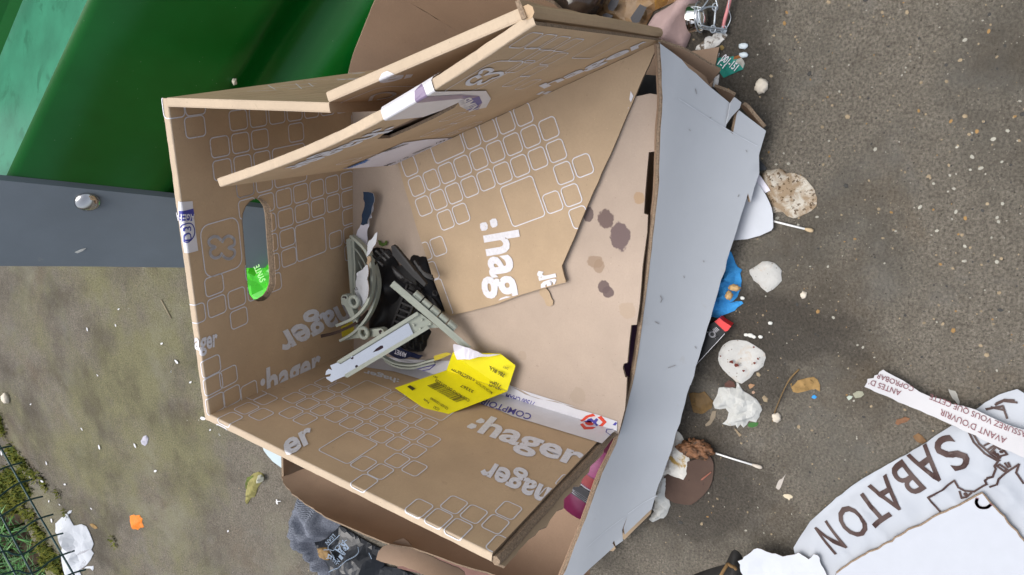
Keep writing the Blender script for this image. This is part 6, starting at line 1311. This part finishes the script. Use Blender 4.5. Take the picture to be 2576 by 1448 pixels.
o = crumple('grey_sock', y10([(260, 330), (220, 430), (195, 560), (172, 680), (178, 790), (200, 880), (260, 1000), (350, 1080), (420, 1140), (470, 1200), (520, 1300), (570, 1448), (600, 1560), (800, 1560), (770, 1448), (700, 1300), (620, 1170), (540, 1050), (500, 960), (600, 945), (690, 890), (760, 820), (870, 740), (760, 560), (500, 380)]), 0, .001, .006, SOCK, 121, 40, .0015, smooth=True, edge=.022, zf=sockf)
tag(o, 'crumpled grey ribbed knit sock under the left carton wall', 'sock')
BAGB = simple('black_plastic_film', (.011, .013, .017), .3, .45, vary=.2, vscale=20)
def bbz(x, y, e): return .004 + .030 * e * (.5 + .5 * nz(x * 9, y * 9 + 4)) + .016 * e * max(0, 1 - abs(nz(x * 20, y * 20)) * 3)
bbpx = y10([(480, 950), (560, 940), (650, 910), (700, 860), (850, 720), (1000, 810), (1200, 930), (1450, 1060), (1500, 1300), (1700, 1330), (1950, 1448), (1950, 1600), (690, 1600), (760, 1448), (720, 1330), (680, 1250), (620, 1150), (560, 1100)])
o = crumple('black_bag', bbpx, 0, .010, .007, BAGB, 123, 24, .0005, edge=.03, zf=bbz)
tag(o, 'shiny black plastic bag with pale outlined lettering beside the grey sock', 'plastic bag')
GBL = simple('grey_blue_print', (.17, .22, .29), .5, .3); pr = Print(Gp(.045))
pr.text('ORIGINE', *y10([(985, 930), (930, 1140)]), h=.0085, bold=.005, up=y10([(1060, 960)])[0]) if False else None
for ch, q in (('O', (985, 952)), ('R', (962, 1018)), ('I', (930, 1075)), ('N', (888, 1130)), ('E', (850, 1138))):
    pr.text(ch, *y10([(q[0] + 18, q[1] - 16), (q[0] - 8, q[1] + 20)]), h=.0085, bold=.005)
pr.text('CRA', *y10([(985, 790), (850, 965)]), h=.021, bold=.01, up=y10([(900, 800)])[0]) if False else pr.text('RA', *y10([(985, 855), (860, 985)]), h=.018, bold=.012)
pr.text('E', *y10([(780, 1050), (770, 1105)]), h=.014, bold=.01); pr.text('LEAN', *y10([(850, 770), (735, 890)]), h=.007, bold=0)
pr.line(y10([(940, 790), (780, 940), (775, 985), (820, 1000), (855, 1010), (890, 950), (1040, 860)]), .0012); eurve(pr, y10([(1200, 960), (1205, 1030), (1150, 1090), (1050, 1140), (985, 1190), (915, 1255)]), .0014); pr.line(y10([(915, 1255), (860, 1270), (785, 1310)]), .0014); pr.line(y10([(1355, 1040), (1390, 1120)]), .0014); pr.line(y10([(715, 1000), (800, 995), (830, 1060), (860, 1090), (820, 1110), (750, 1118)]), .0012)
pr.build('print', [GBL], o, .004, lambda x, y, w: np.array([x, y, .062 + w]))
GOLD = simple('gold_foil', (.75, .60, .12), .3, .5, metal=.6, vary=.4, vscale=150, bump=1, bscale=200)
o = flat('gold_wrapper', 'gold edged foil wrapper with navy mesh beside the grey sock', 'wrapper', y10([(368, 1150), (400, 1140), (430, 1145), (470, 1230), (520, 1330), (530, 1370), (500, 1360), (440, 1300), (400, 1230)]), GOLD, .008, 125, .005, freq=80, lift=.004)
flat('navy_mesh', 'navy blue mesh scrap between the gold wrapper and the sock', 'mesh scrap', y10([(450, 1180), (490, 1180), (560, 1310), (545, 1370), (510, 1340)]), simple('navy_mesh', (.02, .03, .06), .6, vary=.5, vscale=260), .008, 127, .005, lift=.006)
o = lump('tan_lump', P(*y10([(615, 1140)])[0], .05), (.011, .015, .007), simple('tan_crust', (.22, .14, .06), .8, vary=.4, vscale=150), 6, .3); tag(o, 'flat tan crust lying between the sock and the black bag', 'crust')
